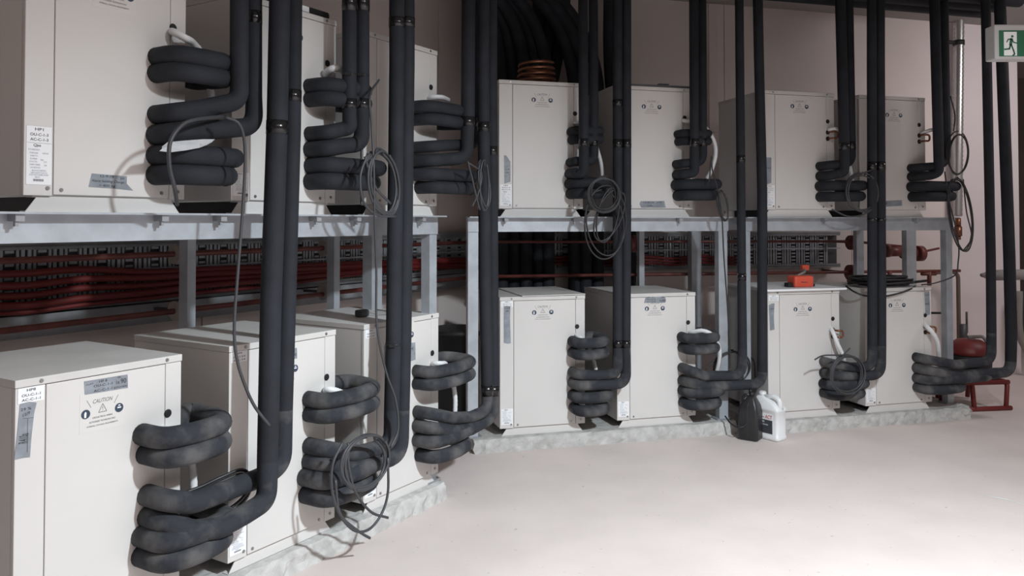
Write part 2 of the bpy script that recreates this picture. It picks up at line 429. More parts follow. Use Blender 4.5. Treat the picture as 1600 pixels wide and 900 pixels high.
idlab('1L', .684, .7265, ('HP8', 'OU-C-1-1', 'AC-C-1-1'))
idlab('2L', .690, .7275, ('HP9', 'OU-C-3-4', 'AC-C-3-4'))
idlab('3L', .690, .7275, ('HP10', 'OU-C-4-1', 'AC-C-4-1'))
idlab('4L', .692, .7275, ('HP11', 'OU-C-1-2', 'AC-C-1-2'))
idlab('6L', .692, .7275, ('HP13', 'OU-C-2-1', 'AC-C-2-1'))
idlab('1U', .150, .197, ('HP1', 'OU-C-1-3', 'AC-C-1-3'))
idlab('4U', .103, .141, ('HP4', 'OU-C-1-4', 'AC-C-1-4'))
idlab('6U', .115, .152, ('HP6', 'OU-C-3-1', 'AC-C-3-1'))
for k in ('1U', '2U', '4U', '6U', '2L', '4L', '5L', '7L', '1L', '3L'): rating(k, z0=.022 if k[1] == 'L' else (.031 if k == '1U' else .018), z1=.112 if k[1] == 'L' else (.149 if k == '1U' else (.114 if k == '6U' else .102)))
T = 'duct_tape'
sticker('1L', 'tape_strip', [(131, 596), (199, 585), (199.5, 606), (132, 617)], T,
        [('HP 8', .42, .82, .18, .17, .0, 0), ('OU-C-1-1', .42, .55, .42, .17, 0, 0), ('AC-C-1-1', .42, .22, .42, .17, 0, 0), ('1x', .76, .55, .08, .26, 0, 0), ('90', .89, .58, .13, .34, 0, 0), ('KITCHEN', .82, .18, .30, .14, 0, 0), ('12 pm', .12, .74, .16, .13, .1, .3), ('OK', .79, .88, .08, .12, 0, 0)])
sticker('1L', 'tape_strip', [(31, 631), (46, 627.5), (57, 629), (53, 646), (49, 680), (46.5, 714), (36, 715), (22, 718.5), (27, 672)], T,
        [('R410a', .40, .36, .46, .17, 1.5, 0), ('29 %', .50, .88, .5, .05, 0, 0), ('12/9', .52, .79, .34, .05, .3, .2), ('|', .58, .4, .02, .6, 0, 0), ('__', .6, .71, .5, .006, -.1, 0)])
sticker('1U', 'tape_strip', [(143, 271), (198, 275.5), (197.5, 287), (208, 298), (186, 295.5), (138, 292)], T,
        [('12-9-18', .40, .86, .30, .16, 0, 0), ('JW', .74, .74, .11, .2, 0, 0), ('Alarm holding Charge', .42, .52, .72, .22, -.02, .2), ('> 400 kg', .40, .24, .36, .2, -.02, .1)])
sticker('2L', 'tape_strip', [(441, 546), (463.5, 543.5), (464, 560), (441, 563)], T, [('HP 9', .3, .7, .4, .25, 0, 0), ('1x90', .75, .35, .4, .3, 0, 0)])
sticker('3L', 'tape_strip', [(600, 540), (648.5, 535), (649, 562), (636, 566), (600, 569)], T, [('HP 10', .6, .8, .3, .14, 0, 0), ('OU-C-4-1', .5, .55, .6, .14, 0, 0), ('H', .87, .6, .08, .2, 0, 0)])
sticker('4L', 'tape_strip', [(787, 479.5), (791, 478), (797.5, 478.5), (797, 500), (798, 536), (793, 537), (787, 535.5)], T, [('12/9', .5, .94, .7, .05, 0, 0), ('ok', .5, .87, .5, .05, 0, 0)])
sticker('5L', 'tape_strip', [(1009, 462.5), (1039, 461.5), (1040.5, 470), (1039, 473), (1008, 473.5), (1006, 473.6)], T, [('HP 12', .28, .78, .3, .2, 0, 0), ('OU-C-2', .32, .5, .4, .18, 0, 0), ('AC-C-2', .32, .2, .4, .18, 0, 0), ('ok', .85, .8, .14, .2, 0, 0), ('1x90', .84, .3, .24, .3, 0, 0)])
sticker('6L', 'tape_strip', [(1201, 477), (1205, 474.5), (1210, 474), (1209, 495), (1210, 515), (1203, 516.5)], T, [('12/9', .5, .8, .7, .06, 0, 0)])
sticker('7L', 'tape_strip', [(1444, 456), (1452, 455.5), (1453, 491), (1446, 494)], T, [('12/9', .5, .86, .7, .08, 0, 0), ('R410', .5, .5, .7, .08, 0, 0)])
sticker('4U', 'tape_strip', [(787.5, 242.5), (791, 243), (797.5, 253), (797.5, 284), (788, 287)], T, [('12/9', .5, .5, .7, .06, 0, 0), ('ok', .5, .4, .5, .06, 0, 0)])
sticker('5U', 'tape_strip', [(1001, 314.3), (1038, 314), (1040, 324.5), (1002, 324.5), (999, 318.5)], T, [('12-9-18', .35, .75, .4, .2, 0, 0), ('JW', .75, .75, .2, .2, 0, 0), ('ok', .4, .3, .2, .2, 0, 0)])
sticker('6U', 'tape_strip', [(1197, 246), (1205, 246), (1205, 286), (1197, 288)], T, [('12/9', .5, .6, .7, .06, 0, 0)])
sticker('7U', 'tape_strip', [(1366, 315), (1409, 312.5), (1409.5, 321.5), (1366, 324)], T, [('12-9', .3, .5, .3, .4, 0, 0)])
# loose sheet on one lid, overhanging board on another
b = NB(); box(b, .13, UW+.0, -.01, UD-.01, UH+.001, UH+.006); 
for v in b.verts: v.co.z += .012*max(0, (v.co.x-.3)) + .006*max(0, v.co.y-.3)
M = MX[U['4L']]; b.transform(M); single('sheet_metal_panel', b, 'cream_lid', 'loose cream sheet metal panel lying on the cabinet with long blank tape', 'panel')
b = NB(); box(b, -.03, UW+.035, -.03, UD-.03, UH+.001, UH+.014, bevel=.002); b.transform(MX[U['6L']])
single('loose_lid_board', b, 'label_white', 'white board lying on the cabinet behind the jug, overhanging its right edge', 'board')
for k in ('6L', '7L', '6U', '7U'):
    for z in (.497, .456):
        b = NB(); disc(b, Vector((.467, .004, z)), Vector((0, -1, 0)), .0145, .006, 18); part('grommet', b, 'rubber', U[k], True)
    b = NB(); P = [Vector((.467, .01, .497)), Vector((.467, -.05, .497)), Vector((.50, -.055, .497)), Vector((.50, -.055, .456)), Vector((.467, -.05, .456)), Vector((.467, .01, .456))]
    tube(b, fillet(P, .02), .0065, 8); part('copper_bend', b, 'copper', U[k], True)

# ------------------------------------------------------------------ galvanised racks
def rbox(bm, rk, s0, s1, o0, o1, z0, z1, mi=0, bevel=0):
    M = Matrix.Translation(W(rk, 0, 0, 0)) @ Matrix.Rotation(rot_of(rk), 4, 'Z'); box(bm, s0, s1, o0, o1, z0, z1, mi, M, bevel)
ZT = ZU-BASE-.001                              # top of the racks
def rack(rk, s0, s1, of, ob, label, posts, clamps, ztop=ZT):
    t = thing('steel_rack', label, 'rack', W(rk, (s0+s1)/2, of, 0), rot_of(rk))
    def P(name, *boxes, m='galvanised'):
        b = NB()
        for q in boxes: rbox(b, rk, *q)
        return part(name, b, m, t)
    bh = .087
    P('front_beam', (s0, s1, of+.014, of+.020, ztop-bh, ztop), (s0, s1, of-.040, of+.07, ztop-.006, ztop), (s0, s1, of+.020, of+.06, ztop-bh, ztop-bh+.006))
    P('back_beam', (s0+.25, s1, ob, ob+.006, ztop-bh, ztop), (s0+.25, s1, ob-.06, ob+.02, ztop-.006, ztop))
    for s in (s1-.006,): P('end_beam', (s, s+.006, of+.020, ob, ztop-bh, ztop-.006))
    for n in range(3): 
        s = max(s0+.3, s0+(s1-s0)*(n+.5)/3); P('cross_bar', (s-.02, s+.02, of+.06, ob-.06, ztop-.05, ztop-.007))
    for (s, o, w, d, zb) in posts:            # angle-section posts standing on the plinth
        P('post', (s, s+w, o, o+.006, zb, ztop-.007), (s, s+.006, o+.006, o+d, zb, ztop-.007))
        P('foot_plate', (s-.02, s+w+.02, o-.01, o+d+.02, zb-.0005, zb+.008), m='galvanised_dull')
    for px, py in clamps:
        s, z = at(rk, px, py, of-.03)
        P('beam_clamp', (s-.006, s+.018, of-.030, of+.0138, ztop-.026, ztop-.0065), (s-.003, s+.006, of-.022, of-.010, ztop-.040, ztop-.026), m='galvanised_dull')
    return t
pz = ZL-BASE+.0005
def post_px(rk, xa, xb, o, d): a, c = at(rk, xa, 420, o)[0], at(rk, xb, 420, o)[0]; return (a, o, c-a, d, pz)
rack('A', -.75, 1.92, .0, .66, 'long galvanised steel rack carrying the three left upper cabinets', [(1.865, .021, .055, .05, pz), post_px('A', 293, 306, .61, .055), post_px('A', 522, 531, .62, .05), post_px('A', 581, 597, .36, .06), (-.70, .021, .055, .05, pz)],
     [(28, 350), (256, 350), (348, 347), (497, 346), (560, 346), (662, 346)])
rack('B', -.185, 1.475, .0, .60, 'galvanised steel rack carrying the two middle upper cabinets', [(-.183, .021, .06, .05, pz), post_px('B', 999, 1007, .60, .04), (1.41, .021, .06, .05, pz), post_px('B', 1081, 1096, .57, .06)],
     [(790, 346), (898, 346), (1063, 346)])
rack('B', 1.565, 3.17, -.02, .60, 'galvanised steel rack carrying the two right-hand upper cabinets', [(1.57, .001, .05, .05, pz), (3.115, .001, .05, .05, pz), post_px('B', 1339, 1350, .53, .04), post_px('B', 1417, 1432, .53, .05)],
     [(1290, 346), (1434, 346)])

# ------------------------------------------------------------------ foam-covered pipes and their loops
ZC = 2.975
def seg_at(pts, z0, z1):                       # piece of a polyline between two heights (riser)
    out = []
    for a, b_ in zip(pts, pts[1:]):
        if abs(b_.z-a.z) < .03 or math.hypot(b_.x-a.x, b_.y-a.y) > .5*abs(b_.z-a.z): continue
        lo, hi = min(a.z, b_.z), max(a.z, b_.z)
        for z in (z0, z1):
            if lo <= z <= hi: out.append((z, a+(b_-a)*((z-a.z)/(b_.z-a.z))))
    out.sort(key=lambda q: q[0]); r = []
    for z, p in out:
        if not r or (p-r[-1]).length > 1e-4: r.append(p)
    return r
def pipe(k, left, mid, up, rt, rr, bands, label, of=-.10, orr=-.12, dusty=False, ties=(), bend=.075, group='foam covered pipes down the cabinet fronts'):
    """left: pixel of the end entering the cabinet; mid: run pixels (x, y[, off]); up: riser pixels bottom -> top (x, y[, off])"""
    rk, us, uo, uz = UN[k]; m_ = mpp(rk, *left, uo+of)
    s0, z0 = at(rk, left[0], left[1], uo+of); s0 += rt*.9
    P = [W(rk, s0, uo+.012, z0), W(rk, s0, uo+of, z0)]
    for q in mid: P.append(atw(rk, q[0], q[1], uo+(q[2] if len(q) > 2 else of)))
    nm = len(P)
    for q in up: P.append(atw(rk, q[0], q[1], uo+(q[2] if len(q) > 2 else orr)))
    a, b_ = P[-2], P[-1]; e = a+(b_-a)*((ZC-a.z)/(b_.z-a.z)); P[-1] = e
    ctrl = list(P)
    rad = [.05]*len(P); rad[1] = .055
    for i in range(2, len(P)): rad[i] = bend
    F = fillet(P, rad, 8)
    zb = ctrl[nm].z
    rs = []
    for p in F:
        w = max(0, min(1, (p.z-z0)/.18)); rs.append(rt*(1-w)+rr*w)
    t = thing('insulated_pipe', label, 'pipe', (e.x, e.y, min(p.z for p in P)-rt), 0, group)
    b = NB(); tube(b, F, rs, 16)
    for f in b.faces:
        if k[1] == 'L' and f.calc_center_median().z < zb+.14: f.material_index = 1
    part('foam_sleeve', b, ['foam', 'dusty_foam'], t)
    for y0, y1 in bands:
        # heights of the tape from its pixel rows at the riser
        xs = up[-1][0]
        for q in range(len(up)-1):
            if up[q+1][1] <= (y0+y1)/2 <= up[q][1]: xs = (up[q][0]+up[q+1][0])/2
        o_ = uo+(up[-1][2] if len(up[-1]) > 2 else orr)
        za = at(rk, xs, y1, o_)[1]; zb_ = at(rk, xs, y0, o_)[1]
        g = seg_at(ctrl, za, zb_)
        if len(g) >= 2:
            b = NB(); tube(b, [g[0], g[-1]], rr*1.045, 18); part('tape_band', b, 'black_tape', t)
    for y in ties:
        o_ = uo+orr; zz = at(rk, up[-1][0], y, o_)[1]; g = seg_at(ctrl, zz-.004, zz+.004)
        if len(g) >= 2:
            b = NB(); tube(b, [g[0], g[-1]], rr*1.04, 16); box(b, g[0].x-.012, g[0].x+.012, g[0].y-rr*1.2, g[0].y-rr*.9, g[0].z-.003, g[0].z+.009); part('cable_tie', b, 'rubber', t)
    return t
def loop(k, l1, l2, xr, rt, label, of=-.10, ob=.07, r2=None, xr2=None, dusty=False, band=None, group='foam covered pipe loops at the cabinet sides'):
    rk, us, uo, uz = UN[k]
    sa, z1 = at(rk, l1[0], l1[1], uo+of); sb, z2 = at(rk, l2[0], l2[1], uo+of)
    sa += rt*.9; sb += rt*.9
    s1 = at(rk, xr, l1[1], uo+of)[0]-rt; s2 = at(rk, xr2 or xr, l2[1], uo+of)[0]-rt
    sx = max(us+UW+rt+.012, min(s1, s2)-.12); zz = (z1+z2)/2
    if s1-sx < .05: s1 = sx+.05
    if s2-sx < .05: s2 = sx+.05
    P = [W(rk, sa, uo+.012, z1), W(rk, sa, uo+of, z1), W(rk, (sa+s1)/2, uo+of-.018, z1), W(rk, s1, uo+of, z1+.004), W(rk, s1, uo+ob, z1+.012), W(rk, sx, uo+ob, z1+.016),
         W(rk, sx, uo+ob, z2+.016), W(rk, s2, uo+ob, z2+.012), W(rk, s2, uo+of, z2+.004), W(rk, (sb+s2)/2, uo+of-.018, z2), W(rk, sb, uo+of, z2), W(rk, sb, uo+.012, z2)]
    h = (ob-of)/2*.95
    F = fillet(P, [0, .06, .3, h, h, .04, .04, h, h, .3, .06, 0], 8)
    t = thing('pipe_loop', label, 'pipe loop', W(rk, (sa+s1)/2, uo+of, z2-rt), 0, group)
    b = NB(); tube(b, F, rt, 16); part('foam_sleeve', b, 'dusty_foam' if k[1] == 'L' else 'foam', t)
    if band:
        for s, z in ((s1-.045, z1), (s2-.035, z2)):
            b = NB(); tube(b, [W(rk, s-.004, uo+of-.004, z+.002), W(rk, s+.004, uo+of-.004, z+.002)], rt*1.03, 16); part('cable_tie', b, 'rubber', t)
    return t
DS = {'1L': 'the nearest bottom cabinet', '2L': 'the second bottom cabinet', '3L': 'the third bottom cabinet', '4L': 'the bottom cabinet with blank tape', '5L': 'the bottom cabinet left of the black can',
      '6L': 'the bottom cabinet behind the jug', '7L': 'the rightmost bottom cabinet', '1U': 'the leftmost upper cabinet', '2U': 'the second upper cabinet', '3U': 'the third upper cabinet',
      '4U': 'the upper cabinet under the copper coil', '5U': 'the second upper cabinet of the middle rack', '6U': 'the first upper cabinet of the right rack', '7U': 'the rightmost upper cabinet'}
def pl(k, hi): return f"black foam pipe into {DS[k]}, {'upper' if hi else 'lower'} bend"
def ll(k, top): return f"{'upper' if top else 'lowest'} black double pipe loop of {DS[k]}"
# bottom row, left to right
pipe('1L', (246, 787), [(300, 786, -.13), (345, 770, -.12), (402, 748, -.06)], [(441, 728, -.05), (444, 640, -.05), (449, 480, -.05), (457, 200, -.05), (459, 0, -.05)], .034, .031, [(141, 159)], pl('1L', True), dusty=True, orr=-.05)
pipe('1L', (246, 822), [(300, 830, -.13), (345, 824, -.15), (385, 802, -.15)], [(417, 782, -.15), (418, 720, -.15), (423, 480, -.15), (433, 200, -.15), (437, 0, -.15)], .034, .036, [(189, 210)], pl('1L', False), dusty=True, orr=-.15)
loop('1L', (242, 690), (247, 721), 338, .034, ll('1L', True), of=-.11)
loop('1L', (243, 855), (243, 887), 373, .034, ll('1L', False), of=-.12, dusty=True, xr2=363)
pipe('2L', (502, 705), [(554, 710, -.11), (585, 702, -.11)], [(611, 690), (612, 640), (615, 520), (620, 100), (620, 0)], .032, .0325, [(28, 43)], pl('2L', True), orr=-.13, ties=(537,))
pipe('2L', (501, 729), [(545, 734, -.12), (575, 727, -.12)], [(626, 712), (628, 640), (631, 520), (636, 100), (636, 0)], .033, .0325, [(28, 43)], pl('2L', False), orr=-.13)
loop('2L', (502, 630), (502, 654), 599, .031, ll('2L', True))
loop('2L', (500, 757), (502, 785), 606, .034, ll('2L', False), xr2=596, of=-.12)
pipe('3L', (672, 649), [(705, 653, -.10), (735, 652, -.10)], [(761, 641), (761, 610), (758, 450), (755, 115), (755, 0)], .028, .030, [(191, 206), (602, 618)], pl('3L', True), orr=-.12, dusty=True)
pipe('3L', (671, 671), [(710, 674, -.11), (735, 671, -.11)], [(770, 652), (771, 600), (770, 450), (768, 115), (768, 0)], .029, .029, [(229, 243), (602, 618)], pl('3L', False), orr=-.09, dusty=True)
loop('3L', (671, 584), (671, 604), 747, .028, ll('3L', True))
loop('3L', (671, 694), (675, 718), 750, .031, ll('3L', False), xr2=740, dusty=True)
pipe('4L', (896, 586), [(935, 586)], [(965, 584), (965, 540), (965, 300), (965, 100), (965, 0)], .030, .028, [(156, 166), (218, 231), (531, 543)], pl('4L', True), orr=-.11)
pipe('4L', (896, 603), [(945, 601)], [(978, 599), (978, 540), (979, 300), (979, 100), (979, 0)], .031, .0275, [(218, 231), (531, 543)], pl('4L', False), orr=-.11)
loop('4L', (896, 537), (896, 555), 940, .031, ll('4L', True))
loop('4L', (896, 623), (898, 643), 962, .033, ll('4L', False), xr2=952)
pipe('5L', (1071, 579), [(1100, 587)], [(1160, 587), (1160, 545), (1159, 440), (1156, 100), (1155, 0)], .030, .0265, [(243, 254), (427, 438)], pl('5L', True), orr=-.10, dusty=True)
pipe('5L', (1071, 599), [(1100, 604)], [(1191, 600), (1191, 545), (1191, 300), (1186, 100), (1184, 0)], .031, .030, [], pl('5L', False), orr=-.10, dusty=True)
loop('5L', (1070, 530), (1071, 547), 1115, .031, ll('5L', True))
loop('5L', (1071, 615), (1072, 634), 1136, .032, ll('5L', False), xr2=1131)
pipe('6L', (1296, 569), [(1330, 574)], [(1363, 573), (1363, 540), (1363, 440), (1362, 100), (1362, 0)], .030, .029, [(253, 266), (341, 346)], pl('6L', True), orr=-.11)
pipe('6L', (1296, 587), [(1330, 588)], [(1376, 586), (1377, 540), (1377, 440), (1375, 100), (1375, 0)], .031, .029, [(253, 266), (341, 346)], pl('6L', False), orr=-.11, dusty=True)
loop('6L', (1295, 604), (1296, 619), 1363, .031, ll('6L', False), xr2=1356)
pipe('7L', (1443, 562), [(1493, 570)], [(1549, 564), (1549, 520), (1548, 400), (1542, 100), (1540, 0)], .031, .030, [], pl('7L', True), orr=-.10, dusty=True)
pipe('7L', (1443, 579), [(1490, 588), (1544, 583)], [(1579, 582), (1580, 520), (1577, 400), (1566, 100), (1562, 0)], .034, .036, [], pl('7L', False), orr=-.10, dusty=True)
loop('7L', (1443, 595), (1444, 610), 1556, .032, ll('7L', False), xr2=1514, dusty=True)
# upper row
pipe('1U', (261, 174), [(310, 171)], [(374, 158), (374, 120), (374, 0)], .031, .031, [], pl('1U', True), orr=-.14, bend=.11)
pipe('1U', (259, 207), [(330, 203)], [(397, 198), (397, 150), (397, 0)], .034, .027, [(18, 37)], pl('1U', False), orr=-.10, bend=.13)
loop('1U', (262, 82), (261, 108), 359, .032, ll('1U', True))
loop('1U', (259, 240), (259, 271), 388, .034, ll('1U', False), xr2=377, band=True)
pipe('2U', (504, 206), [(530, 203)], [(547, 200), (546, 160), (546, 0)], .030, .0285, [(155, 170), (-10, 18)], pl('2U', True), orr=-.13, ties=(117,))
pipe('2U', (503, 231), [(535, 228)], [(565, 225), (566, 160), (566, 0)], .033, .029, [(155, 170), (-10, 18)], pl('2U', False), orr=-.13, ties=(118,), bend=.09)
loop('2U', (503, 130), (503, 151), 578, .031, ll('2U', True))
loop('2U', (504, 257), (503, 282), 609, .034, ll('2U', False), xr2=600)
pipe('3U', (668, 228), [(700, 227)], [(742, 226), (742, 190), (742, 0)], .027, .027, [(183, 198)], pl('3U', True), orr=-.06)
pipe('3U', (668, 250), [(700, 249)], [(729, 246), (731, 190), (732, 0)], .030, .0335, [(183, 198)], pl('3U', False), orr=-.14)
loop('3U', (663, 164), (667, 184), 735, .029, ll('3U', True))
loop('3U', (668, 271), (674, 292), 751, .030, ll('3U', False), xr2=746, band=True)
pipe('4U', (893, 252), [(905, 252)], [(928, 252), (928, 225), (927, 0)], .027, .0275, [(217, 229)], pl('4U', True), orr=-.08)
pipe('4U', (893, 270), [(900, 271)], [(912, 271), (912, 225), (911, 0)], .029, .0285, [(217, 229)], pl('4U', False), orr=-.15, of=-.12, bend=.06)
loop('4U', (892, 204), (893, 217), 939, .029, ll('4U', True), of=-.07)
loop('4U', (891, 286), (893, 302), 962, .032, ll('4U', False), xr2=953)
pipe('5U', (1062, 255), [(1075, 255)], [(1098, 253), (1098, 225), (1097, 0)], .027, .0265, [(217, 229)], pl('5U', True), orr=-.08)
pipe('5U', (1062, 272), [(1072, 271)], [(1085, 270), (1085, 225), (1084, 0)], .030, .028, [(217, 230)], pl('5U', False), orr=-.13, bend=.06)
loop('5U', (1061, 208), (1062, 220), 1092, .026, ll('5U', True), of=-.07)
loop('5U', (1060, 288), (1063, 305), 1132, .033, ll('5U', False), xr2=1126)
pipe('6U', (1290, 258), [(1310, 257)], [(1330, 254), (1330, 225), (1326, 0)], .028, .028, [(222, 234)], pl('6U', True), orr=-.07)
pipe('6U', (1290, 274), [(1305, 272)], [(1319, 269), (1319, 225), (1313, 0)], .030, .032, [(224, 235)], pl('6U', False), orr=-.13)
loop('6U', (1289, 290), (1290, 307), 1361, .032, ll('6U', False), xr2=1357)
pipe('7U', (1435, 261), [(1460, 260)], [(1478, 254), (1478, 220), (1474, 0)], .027, .030, [], pl('7U', True), orr=-.08)
pipe('7U', (1435, 275), [(1455, 274)], [(1467, 269), (1466, 220), (1460, 0)], .030, .032, [], pl('7U', False), orr=-.13, bend=.1)
loop('7U', (1434, 291), (1436, 307), 1506, .033, ll('7U', False), xr2=1498)

# ------------------------------------------------------------------ behind the racks: trays, cables, red pipes
def fr(rk): return Matrix.Translation(W(rk, 0, 0, 0)) @ Matrix.Rotation(rot_of(rk), 4, 'Z')
TO = .97
def tray(rk, s0, s1, label):
    t = thing('cable_tray', label, 'cable tray', W(rk, (s0+s1)/2, WO, .95), rot_of(rk))
    M = fr(rk)
    for z in (.955, 1.205):
        b = NB(); box(b, s0, s1, TO, WO, z, z+.006, 0, M); box(b, s0, s1, TO, TO+.004, z-.012, z+.018, 0, M); part('side_rail', b, 'galvanised_dull', t)
    b = NB(); n = int((s1-s0)/.125)
    for i in range(n):
        s = s0+.01+i*.125
        for ds, w in ((0, .014), (.022, .010), (.082, .010), (.100, .014)):
            box(b, s+ds, s+ds+w, TO+.02, TO+.03, .96, 1.205, 0, M)
        for j in range(9):
            z = .972+j*.026; box(b, s+.040, s+.074, TO+.022, TO+.027, z, z+.011, 0, M)
    part('slotted_rungs', b, 'galvanised', t)
    b = NB(); box(b, s0, s1, TO+.045, TO+.05, .955, 1.21, 0, M); part('back_plate', b, 'dark_steel', t)
    b = NB(); box(b, s0, s1, TO-.004, TO, 1.088, 1.098, 0, M); part('middle_bar', b, 'galvanised', t)
tray('A', -1.6, 3.70, 'slotted cable tray along the left wall behind the long rack')
tray('B', .30, at('B', 1313, 390, TO)[0], 'slotted cable tray along the back wall behind the middle and right racks')
def wire(name, rk, pts, r, m, label, cat, group=None, n=5, seg=8, sm=True):
    P = [atw(rk, *p) for p in pts]
    b = NB(); tube(b, smooth(P, n) if sm else P, r, seg); return single(name, b, m, label, cat, group)
RC = 'red cables along the trays'
for i, (lab, ys) in enumerate([('topmost', (430, 427, 421, 425, 421, 417, 412, 408, 404)), ('second', (448, 446, 436, 434, 428, 423, 416, 411, 407)), ('third', (464, 462, 450, 446, 437, 430, 420, 414, 410)),
                               ('fourth', (479, 477, 466, 457, 446, 437, 425, 417, 413)), ('lowest', (491, 488, 476, 466, 456, 446, 430, 421, 417))]):
    wire('red_cable', 'A', [(x, y, .93-.012*(i % 2)) for x, y in zip((-60, 40, 130, 230, 320, 430, 545, 640, 752), ys)], .0145 if i < 4 else .010, 'red_cable', f'red cable along the left wall, {lab} of the bundle', 'cable', RC)
for i, (y, lab) in enumerate([(401, 'red cable along the back wall tray, upper of three'), (406, 'red cable along the back wall tray, middle of three'), (411, 'red cable along the back wall tray, lowest of three')]):
    wire('red_cable', 'B', [(780, y, .95), (870, y+1, .94), (950, y+2, .93), (1010, y, .93), (1050, y+3, .925), (1090, y-1, .93), (1120, y+1, .93), (1150, y+2, .95)], .010, 'red_cable', lab, 'cable', RC)
def redpipe(rk, pts, r, label, discs, extra=()):
    P = [atw(rk, *p) for p in pts]
    c = P[0]; t = thing('red_pipe', label, 'pipe', (c.x, c.y, min(p.z for p in P)-r), 0, 'red pipes behind the racks')
    b = NB(); tube(b, P, r, 12); part('pipe_run', b, 'red_pipe', t)
    for x, y, o, rr, h, m in discs:
        p = atw(rk, x, y, o); a = W(rk, 1, 0, 0)-W(rk, 0, 0, 0); b = NB(); disc(b, p-a*h/2, a, rr, h, 20); part('pipe_collar', b, m, t)
        b = NB(); q = W(rk, *[at(rk, x, y, o)[0]], o, p.z); box(b, -.012, .012, 0, WO-o-.001, -.006, .006, 0, Matrix.Translation(p) @ Matrix.Rotation(rot_of(rk), 4, 'Z')); part('wall_bracket', b, 'dark_steel', t)
    for q in extra: q(t)
    return t
redpipe('A', [(-80, 411, .8), (745, 378, .8)], .0125, 'upper red pipe behind the left rack', [(277, 397, .8, .043, .035, 'tan_foam'), (508, 388, .8, .043, .035, 'tan_foam')])
redpipe('A', [(-80, 527, .8), (745, 432, .8)], .0125, 'lower red pipe behind the left rack', [(277, 485, .8, .043, .035, 'tan_foam'), (508, 456, .8, .043, .035, 'tan_foam')])
def strainer(t):
    a = W('B', 1, 0, 0)-W('B', 0, 0, 0)
    for x, y, r, h in ((1385, 392, .05, .04), (1398, 393, .038, .16), (1412, 394, .05, .03), (1424, 395, .045, .05), (1436, 396, .06, .05)):
        p = atw('B', x, y, .71); b = NB(); disc(b, p-a*h/2, a, r, h, 18); part('valve_body', b, 'red_pipe', t)
    b = NB(); tube(b, [atw('B', 1425, 397, .71), atw('B', 1467, 388, .71)], .009, 10); part('branch_pipe', b, 'red_pipe', t)
def drains(t):
    for x, y in ((1390, 437), (1452, 446)):
        b = NB(); tube(b, [atw('B', x, 424, .71), atw('B', x, y, .71)], .016, 12); part('drop_pipe', b, 'red_pipe', t)
    b = NB(); tube(b, [atw('B', 1388, 433, .69), atw('B', 1388, 444, .69)], .024, 16); part('pipe_cap', b, 'spiral_metal', t)
    b = NB(); tube(b, [atw('B', 1440, 428, .71), atw('B', 1462, 428, .71)], .014, 12); part('branch_pipe', b, 'red_pipe', t)
redpipe('B', [(772, 378, .71), (1330, 377, .71), (1440, 388, .71)], .0095, 'upper red pipe behind the middle and right racks', [(987, 381, .71, .06, .05, 'red_pipe'), (1332, 379, .71, .055, .05, 'red_pipe')], (strainer,))
redpipe('B', [(772, 432, .71), (1330, 425, .71), (1500, 423, .71)], .0115, 'lower red pipe behind the middle and right racks', [(1332, 426, .71, .06, .06, 'red_pipe')], (drains,))

# thick black hoses dropping behind the first cabinet of the middle rack
for i, (x, o, lab) in enumerate([(784, .80, 'first'), (803, .84, 'second'), (822, .80, 'third'), (841, .84, 'fourth'), (857, .80, 'fifth'), (897, .82, 'sixth'), (915, .80, 'seventh'), (934, .84, 'eighth'), (966, .80, 'ninth'), (984, .84, 'tenth')]):
    s, _ = at('B', x, 400, o); k = (x-860)/100.
    P = [W('B', s, o, .03), W('B', s, o, 1.9), W('B', s-.03, o-.05, 2.35), W('B', s-.16-.05*k, o-.1, 2.68), W('B', s-.42-.05*k, o-.12, 2.95)] if i < 8 else [W('B', s, o, .03), W('B', s, o, 1.6), W('B', s-.06, o, 2.4), W('B', s-.06, o, 2.95)]
    b = NB(); tube(b, smooth(P, 6), .043, 14)
    single('insulated_hose', b, 'foam', f'thick black hose dropping behind the middle rack, {lab} from left', 'hose', 'thick black hoses behind the middle rack')
for i, (x, lab) in enumerate([(796, 'leftmost'), (816, 'middle'), (836, 'rightmost')]):
    s, _ = at('B', x, 400, .93)
    P = [W('B', s, .94, .03), W('B', s, .94, 1.6), W('B', s+.05, .93, 2.0), W('B', s+.14, .93, 2.35), W('B', s+.20, .92, 2.7), W('B', s+.22, .92, 2.95)]
    b = NB(); tube(b, smooth(P, 6), .046, 14)
    single('insulated_hose', b, 'foam', f'thick black hose leaning rightward behind the copper coil, {lab} of three', 'hose', 'thick black hoses behind the middle rack')
# headers under the ceiling at the right
for o, lab in ((-.13, 'front'), (.02, 'second'), (.17, 'third')):
    z = at('B', 1450, 21, .17)[1]+.055
    b = NB(); tube(b, [W('B', 1.35, o, z), W('B', 3.62, o, z)], .055, 16); single('header_pipe', b, 'foam', f'black horizontal pipe overhead at right, {lab} of three', 'pipe', 'black header pipes under the ceiling')
b = NB()
z = at('B', 1450, 20, .62)[1]; rbox(b, 'B', 1.3, 3.7, .26, .62, z, z+.006); rbox(b, 'B', 1.3, 3.7, .26, .266, z, z+.09); rbox(b, 'B', 1.3, 3.7, .614, .62, z, z+.09)
single('overhead_cable_tray', b, 'dark_steel', 'dark overhead tray under the ceiling behind the black header pipes', 'cable tray')
